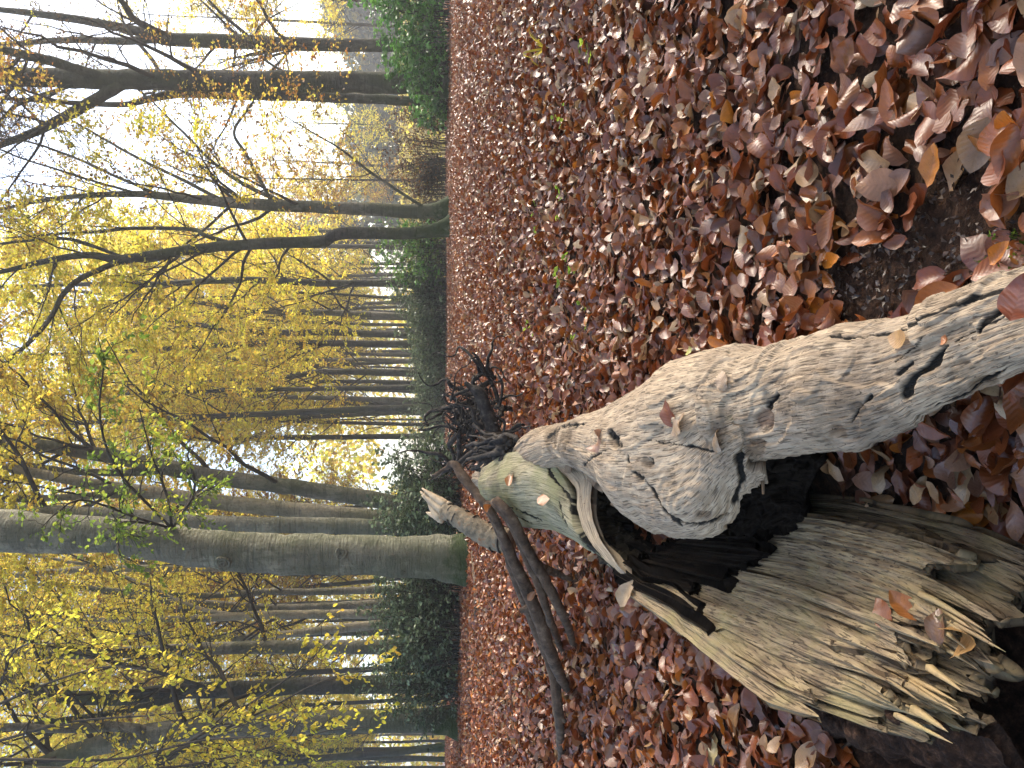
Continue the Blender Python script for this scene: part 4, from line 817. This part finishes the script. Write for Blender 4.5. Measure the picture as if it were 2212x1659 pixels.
stick("dead_branch", "short dark prop of dead wood under the leaning branches", "branch", [(1160, 1215), (1200, 1235), (1235, 1250)], [14, 18, 12], [3.1, 3.1, 3.1], M_stick)
stick("dead_branch", "peeling curved dead branch arching over the log's far crest", "branch", [(935, 1028), (960, 1012), (980, 1005), (995, 1030), (1020, 1058), (1048, 1085), (1060, 1110)], [7, 9, 16, 22, 22, 18, 14], [3.4, 3.35, 3.3, 3.25, 3.2, 3.12, 3.1], M_stick, bump=.3)
# broken birch stub: bark-covered stem with two pale torn ends
bo = at(1020, 1130, 3.6); br = thing("birch_stub", bo, "broken birch branch with peeling bark and pale torn end behind the log", "branch")
p = at(np.array([1105, 1060, 1020, 985, 962]), np.array([1170, 1160, 1137, 1115, 1104]), np.array([3.45, 3.5, 3.55, 3.6, 3.65])); P, R = resample(p, np.array([.058, .056, .052, .045, .040]), 30)
mb = MB(); tubes(mb, P, R * (1 + .06 * np.sin(np.linspace(0, 60, 30))), 16, True, bump=.10, bf=18); mb.build("bark", M_birch, br, origin=bo)
mb = MB(); r = np.random.default_rng(2)
for k in range(9):
    o = r.normal(0, .014, 3) + RT * (.022 * (k % 3 - 1)); tip = at(*( (908 + r.uniform(0, 22), 1062 + r.uniform(-8, 12)) if k < 6 else (918 + r.uniform(0, 14), 1092 + r.uniform(-5, 6))), 3.75) + o * .5
    q = np.stack([P[-1] + o, (P[-1] + o) * .5 + tip * .5 + r.normal(0, .005, 3), tip]); q, rr_ = resample(q, np.array([.017, .015, .004]), 10); tubes(mb, q, rr_, 6, True, bump=.3, bf=40)
mb.build("torn_end", M_cut, br, origin=bo)
mb = MB()
for k in range(16):
    i = 3 + k * 26 // 16; a = r.uniform(0, 6.28); t = norm(P[i + 1] - P[i]); a1 = norm(np.cross(t, (0, 0, 1.))); b1 = np.cross(t, a1); th = a + np.linspace(0, r.uniform(.8, 2.2), 8)
    tubes(mb, P[i] + (a1 * np.cos(th)[:, None] + b1 * np.sin(th)[:, None]) * (R[i] * 1.05), np.full(8, r.uniform(.0025, .006)), 4)
mb.build("bark_curl", M_root, br, origin=bo)
# root tangle
to = at(1020, 900, 5.2); to[2] = gz(to[0], to[1]); tt = thing("root_tangle", to, "dark tangle of torn roots and twigs on the leaves beyond the log", "roots")
r = np.random.default_rng(33); mb = MB(); me_ = MB()
for k in range(125):
    x0, y0 = r.normal(1030, 25), r.normal(905, 40); n = 12; d0 = r.uniform(4.9, 5.6); v = norm(r.normal(size=3) * (1, .8, .9) + (0.1, 0, .3)); p = [at(x0, y0, d0)]; big = k < 34; st = (.055 if big else .03)
    for j in range(n - 1): v = norm(v + r.normal(0, .55 if big else .75, 3)); p.append(p[-1] + v * st * r.uniform(.6, 1.2))
    p = np.array(p); p[:, 2] = np.maximum(p[:, 2], gz(p[:, 0], p[:, 1]) + .01); P, R = resample(p, np.linspace(r.uniform(.013, .03) if big else r.uniform(.003, .008), .002, n), 24)
    tubes(mb if big else me_, P, R, 7 if big else 4, bump=.25, bf=25)
for c, w_, d_ in (([(1075, 960), (1055, 900), (1035, 850), (1015, 835), (1005, 825)], [34, 32, 28, 14, 8], 4.9), ([(1020, 945), (1005, 900), (985, 865), (968, 855), (960, 850)], [12, 11, 9, 7, 4], 5.3), ([(1060, 940), (1040, 965), (1010, 985), (990, 1000)], [14, 16, 14, 8], 4.6), ([(1000, 900), (990, 880), (965, 870), (958, 845)], [10, 8, 7, 4], 5.3), ([(1085, 900), (1070, 845), (1050, 805), (1030, 770), (1020, 762)], [10, 9, 8, 6, 4], 5.2), ([(1080, 880), (1085, 830), (1070, 800)], [7, 6, 3], 5.0)):
    c = np.array(c, float); P = at(c[:, 0], c[:, 1], np.full(len(c), d_)); P, R = resample(P, np.array(w_) / 2 / 1661 * d_, 30); tubes(mb, P, R, 9, True, bump=.3, bf=18)
mb.build("root", M_root, tt, origin=to); me_.build("fine_twig", M_root, tt, origin=to)
# dark stump remnant between log and tangle
mb = MB(); P = at(np.array([1105, 1085, 1065, 1050]), np.array([952, 960, 968, 975]), np.array([3.9, 3.9, 3.95, 4.0])); tubes(mb, P, np.array([.03, .07, .085, .05]), 12, True, bump=.35, bf=14)
o = mb.build("rotten_stump", M_rot_shade, None, origin=P[1]); tag(o, "black rotten lump of wood between the log's crest and the root tangle", "stump")
SG = "sticks lying about on the leaves"
for lb, pts, ws, mt in [("short pale barkless stick lying in the leaves at mid distance", [(1338, 618), (1352, 640), (1368, 672)], [16, 18, 15], M_straw), ("long thin pale stick pointing at the log's right flank", [(1172, 946), (1190, 900), (1203, 868), (1215, 850)], [7, 10, 12, 8], M_straw), ("grey crooked twig beyond the log near the root tangle", [(1133, 838), (1126, 822), (1123, 800), (1118, 786)], [6, 8, 9, 5], M_root),
     ("pale stick end lying above the tangle's outer twigs", [(1032, 786), (1022, 774), (1012, 762)], [6, 7, 5], M_straw), ("dark curved twig half sunk in the leaves on the right", [(2572 * .5486, 270), (2556 * .5486, 205), (2558 * .5486, 150)], [5, 6, 4], M_root), ("dark rotten branch lying along the foot of the massive beech", [(1022, 1170), (1030, 1230), (1034, 1290), (1030, 1345), (1022, 1400)], [16, 18, 18, 12, 6], M_stick),
     ("short mossy branch piece at the left end of the rotten branch", [(1022, 1410), (1018, 1430), (1010, 1450)], [10, 12, 8], M_stick), ("thin grey branch behind the rotten branch by the holly", [(1000, 1270), (1008, 1320), (1004, 1370)], [6, 7, 4], M_root), ("thin dark twig on the leaves left of the leaning branches", [(1046, 1330), (1064, 1305), (1074, 1295)], [5, 5, 4], M_root),
     ("knobbly grey stick crossing the rotten branch near the holly", [(1012, 1345), (1024, 1325), (1036, 1300), (1040, 1285)], [5, 8, 9, 5], M_straw), ("small dark log end lying far off before the orange beech", [(979, 345), (980, 360)], [8, 8], M_root), ("dark twig lying below the crest scrub", [(985, 640), (992, 660)], [5, 4], M_root)]:
    stick("stick", lb, "stick", pts, ws, [gd(*q_, .012) for q_ in pts], mt, group=SG, bump=.2, bf=30)

rg = np.random.default_rng(55)
for k in range(22):
    y = rg.uniform(1.5, 7) if k else 1.3; x = rg.uniform(-.1, .5) * y if k % 4 else -rg.uniform(.38, .5) * y; a = rg.uniform(0, 6.28); L = rg.uniform(.05, .14) * (1 + .12 * y); t = np.linspace(-1, 1, 7)
    P = np.stack([x + np.cos(a) * L * t, y + np.sin(a) * L * t, 0 * t], -1); P[:, :2] += np.cumsum(rg.normal(0, L * .05, (7, 2)), 0); P[:, 2] = gz(P[:, 0], P[:, 1]) + .030 + .02 * np.sin(t * 2 + k)
    mb = MB(); P, R = resample(P, np.linspace(.0045, .0018, 7) * rg.uniform(.7, 1.4), 20); tubes(mb, P, R, 6, True, bump=.2, bf=60)
    tag(mb.build("twig", M_stick, None, origin=P[10]), "thin dark twig lying half buried in the leaf litter", "twig", "thin twigs in the litter")

# ------------------------------------------------------------------ single leaves lying on the wood
def one_leaf(label, px, py, d, length, col, yaw, pitch, roll, curl=1.0, seed=1, mat=None):
    rg = np.random.default_rng(seed); P, uv, q = leaf_pts(1, 13, 9, rg, np.array([length]), curl); P = rotate(P, np.array([yaw]), np.array([pitch]), np.array([roll]))[0]
    o_ = at(px, py, d); mb = MB(); mb.add(P, q, col=col, uv=uv); o = mb.build("beech_leaf", mat or M_litter, None); o.location = tuple(o_)
    s = MB(); 
    return tag(o, label, "leaf", "single leaves on wood and litter")
TAN, RED, ORG, PALE = (.42, .29, .18), (.24, .07, .025), (.42, .15, .035), (.50, .42, .22)
bpy.context.view_layer.update()
dg = bpy.context.evaluated_depsgraph_get()
def hit(px, py):
    r = norm(ray(px, py)); ok, loc, nn, *_ = scene.ray_cast(dg, Vector(EYE), Vector(r)); return float((np.array(loc) - EYE) @ FW) - .012 if ok else 2.0
for k, (lb, px, py, ln, c, ya, pi_, ro) in enumerate([("reddish folded leaf high on the log beside a tan one", 1445, 893, .065, RED, .3, -.2, .5), ("tan veined leaf on the log just below the reddish folded one", 1465, 916, .075, TAN, -.9, .1, -.2), ("small buff leaf near the log's right shoulder", 1557, 820, .05, TAN, .6, .1, .5),
    ("curled pinkish leaf on the log near the dark gash", 1290, 955, .085, (.40, .22, .14), 2.4, -.2, .4), ("flat tan leaf caught in the crack above the swollen knot", 1540, 953, .07, TAN, 1.9, .2, .1), ("narrow orange leaf stuck on the grey slab, higher one", 1103, 1035, .075, (.40, .18, .07), .8, .3, .9), ("bright orange leaf stuck on the grey slab, lower one", 1175, 1072, .085, ORG, .9, .3, .9),
    ("brown shiny leaf lying on the splintered shell", 1906, 1325, .068, (.30, .10, .035), 1.0, .2, .5), ("upright orange leaf wedged in the splintered shell", 1950, 1310, .062, ORG, .9, -.3, 1.1), ("large curled tan leaf at the edge of the black hollow", 2090, 1372, .075, (.50, .28, .10), 1.6, .3, -.4), ("brown leaf tucked beneath the curled tan one", 2025, 1350, .055, (.20, .10, .05), .5, .3, .5),
    ("folded tan leaf lying on the long limb in front", 1940, 733, .050, (.46, .27, .11), 1.4, .1, .2), ("small orange leaf on the thick middle dead branch", 1149, 1287, .05, (.42, .19, .09), .2, .8, 1.0), ("red leaf standing at the limb's near tip", 2200, 645, .065, (.22, .06, .03), .2, .5, 1.0), ("pale cream leaf at the foot of the splintered shell's upper edge", 1355, 1282, .085, (.50, .36, .22), .1, .5, .6),
    ("pale yellow green leaf in the litter left of the splinters", 1545, 1620, .085, PALE, .8, .3, .3), ("tiny orange leaf fragment on the limb's gash", 2045, 735, .022, ORG, 1.2, .3, .2), ("small red leaf at the upper end of the leaning branches", 1056, 1098, .04, ORG, .5, .6, .8), ("yellow leaf tucked in the litter beside the log's right flank", 1488, 758, .04, (.42, .40, .05), .9, .3, .5)]):
    one_leaf(lb, px, py, hit(px, py), ln, c, ya, pi_, ro, 1.0, 60 + k)

# ------------------------------------------------------------------ green seedlings and grass blades in the litter
rg = np.random.default_rng(17); PG = "green seedlings in the litter"
sl = ["seedling with two pale leaves right of the field's middle", "seedling at the upper right of the litter by the grass blades", "seedling with bright yellow green leaves in the middle litter", "low seedling before the pale barkless stick", "seedling nearest the log's right shoulder", "tiny seedling in front of the orange beech", "seedling in the far middle litter", "small seedling on the right edge of the middle litter"]
for lb, (px, py) in zip(sl, [(1236, 430), (1300, 105), (1265, 565), (1285, 690), (1240, 610), (1180, 470), (1165, 700), (1240, 250)]):
    d = gd(px, py, 0); O = at(px, py, d); O[2] = float(gz(O[0], O[1])); root = thing("seedling", O, lb, "seedling", PG); mw, ml = MB(), MB()
    for k in range(4):
        e = np.array([rg.normal(0, .05), rg.normal(0, .05), rg.uniform(.05, .10)]); P = np.stack([np.zeros(3), e * .5 + rg.normal(0, .006, 3), e]); tubes(mw, P, np.array([.0014, .0011, .0008]), 4)
        leaves(ml, P[None], 2, .030, [(.20, .34, .04), (.32, .42, .06)], rg, tr=(.8, 1.), shape=6)
    mw.build("stem", M_twig, root); ml.build("foliage", M_leaf, root)
d = gd(1195, 105, 0); O = at(1195, 105, d); O[2] = float(gz(O[0], O[1])); mb = MB()
for k in range(9):
    a = rg.uniform(0, 6.28); L = rg.uniform(.10, .24); s = np.linspace(0, 1, 8); P = np.stack([np.cos(a) * L * s, np.sin(a) * L * s, .12 * np.sin(s * 2.6) * L / .2 + .03], -1); w_ = .006 * (1 - s ** 2) + .0006; sd2 = np.array([-np.sin(a), np.cos(a), 0])
    V = np.concatenate([O + P + sd2 * w_[:, None], O + P - sd2 * w_[:, None]]); i = np.arange(7); mb.add(V, np.stack([i, i + 1, i + 9, i + 8], -1), col=(.50, .40, .05))
o = mb.build("grass_tuft", M_leaf, None, origin=O); tag(o, "withered yellow grass blades lying flat on the leaves at the right", "grass")
O = at(2205, 555, gd(2205, 555, 0)); O[2] = float(gz(O[0], O[1])); ml = MB(); mw = MB(); root = thing("moss_tuft", O, "small bright green moss tuft beside the limb's near tip", "moss")
for k in range(40):
    e = np.array([rg.normal(0, .022), rg.normal(0, .022), rg.uniform(.012, .03)]); b = e * (1, 1, 0) * .8; P = np.stack([b, b * .5 + e * .5, e]); tubes(mw, P, np.array([.001, .0008, .0005]), 3); leaves(ml, P[None], 7, .007, [(.12, .20, .03), (.20, .28, .04)], rg)
mw.build("stem", M_twig, root); ml.build("foliage", M_leaf, root)

# ------------------------------------------------------------------ haze
if HAZE > 0:
    m = bpy.data.materials.new("haze"); m.use_nodes = True; t = m.node_tree; t.nodes.remove(t.nodes['Principled BSDF'])
    v = t.nodes.new('ShaderNodeVolumePrincipled'); v.inputs['Color'].default_value = (.93, .94, .96, 1); v.inputs['Density'].default_value = HAZE; v.inputs['Anisotropy'].default_value = .35
    t.links.new(v.outputs[0], t.nodes['Material Output'].inputs['Volume'])
    mb = MB(); x0, x1, y0, y1, z0, z1 = -255, 255, -45, 305, -4.5, 34
    V = np.array([(x, y, z) for x in (x0, x1) for y in (y0, y1) for z in (z0, z1)]); mb.add(V, [(0, 1, 3, 2), (4, 6, 7, 5), (0, 4, 5, 1), (2, 3, 7, 6), (0, 2, 6, 4), (1, 5, 7, 3)])
    o = mb.build("haze", m, None, smooth_=False); o['kind'] = 'stuff'
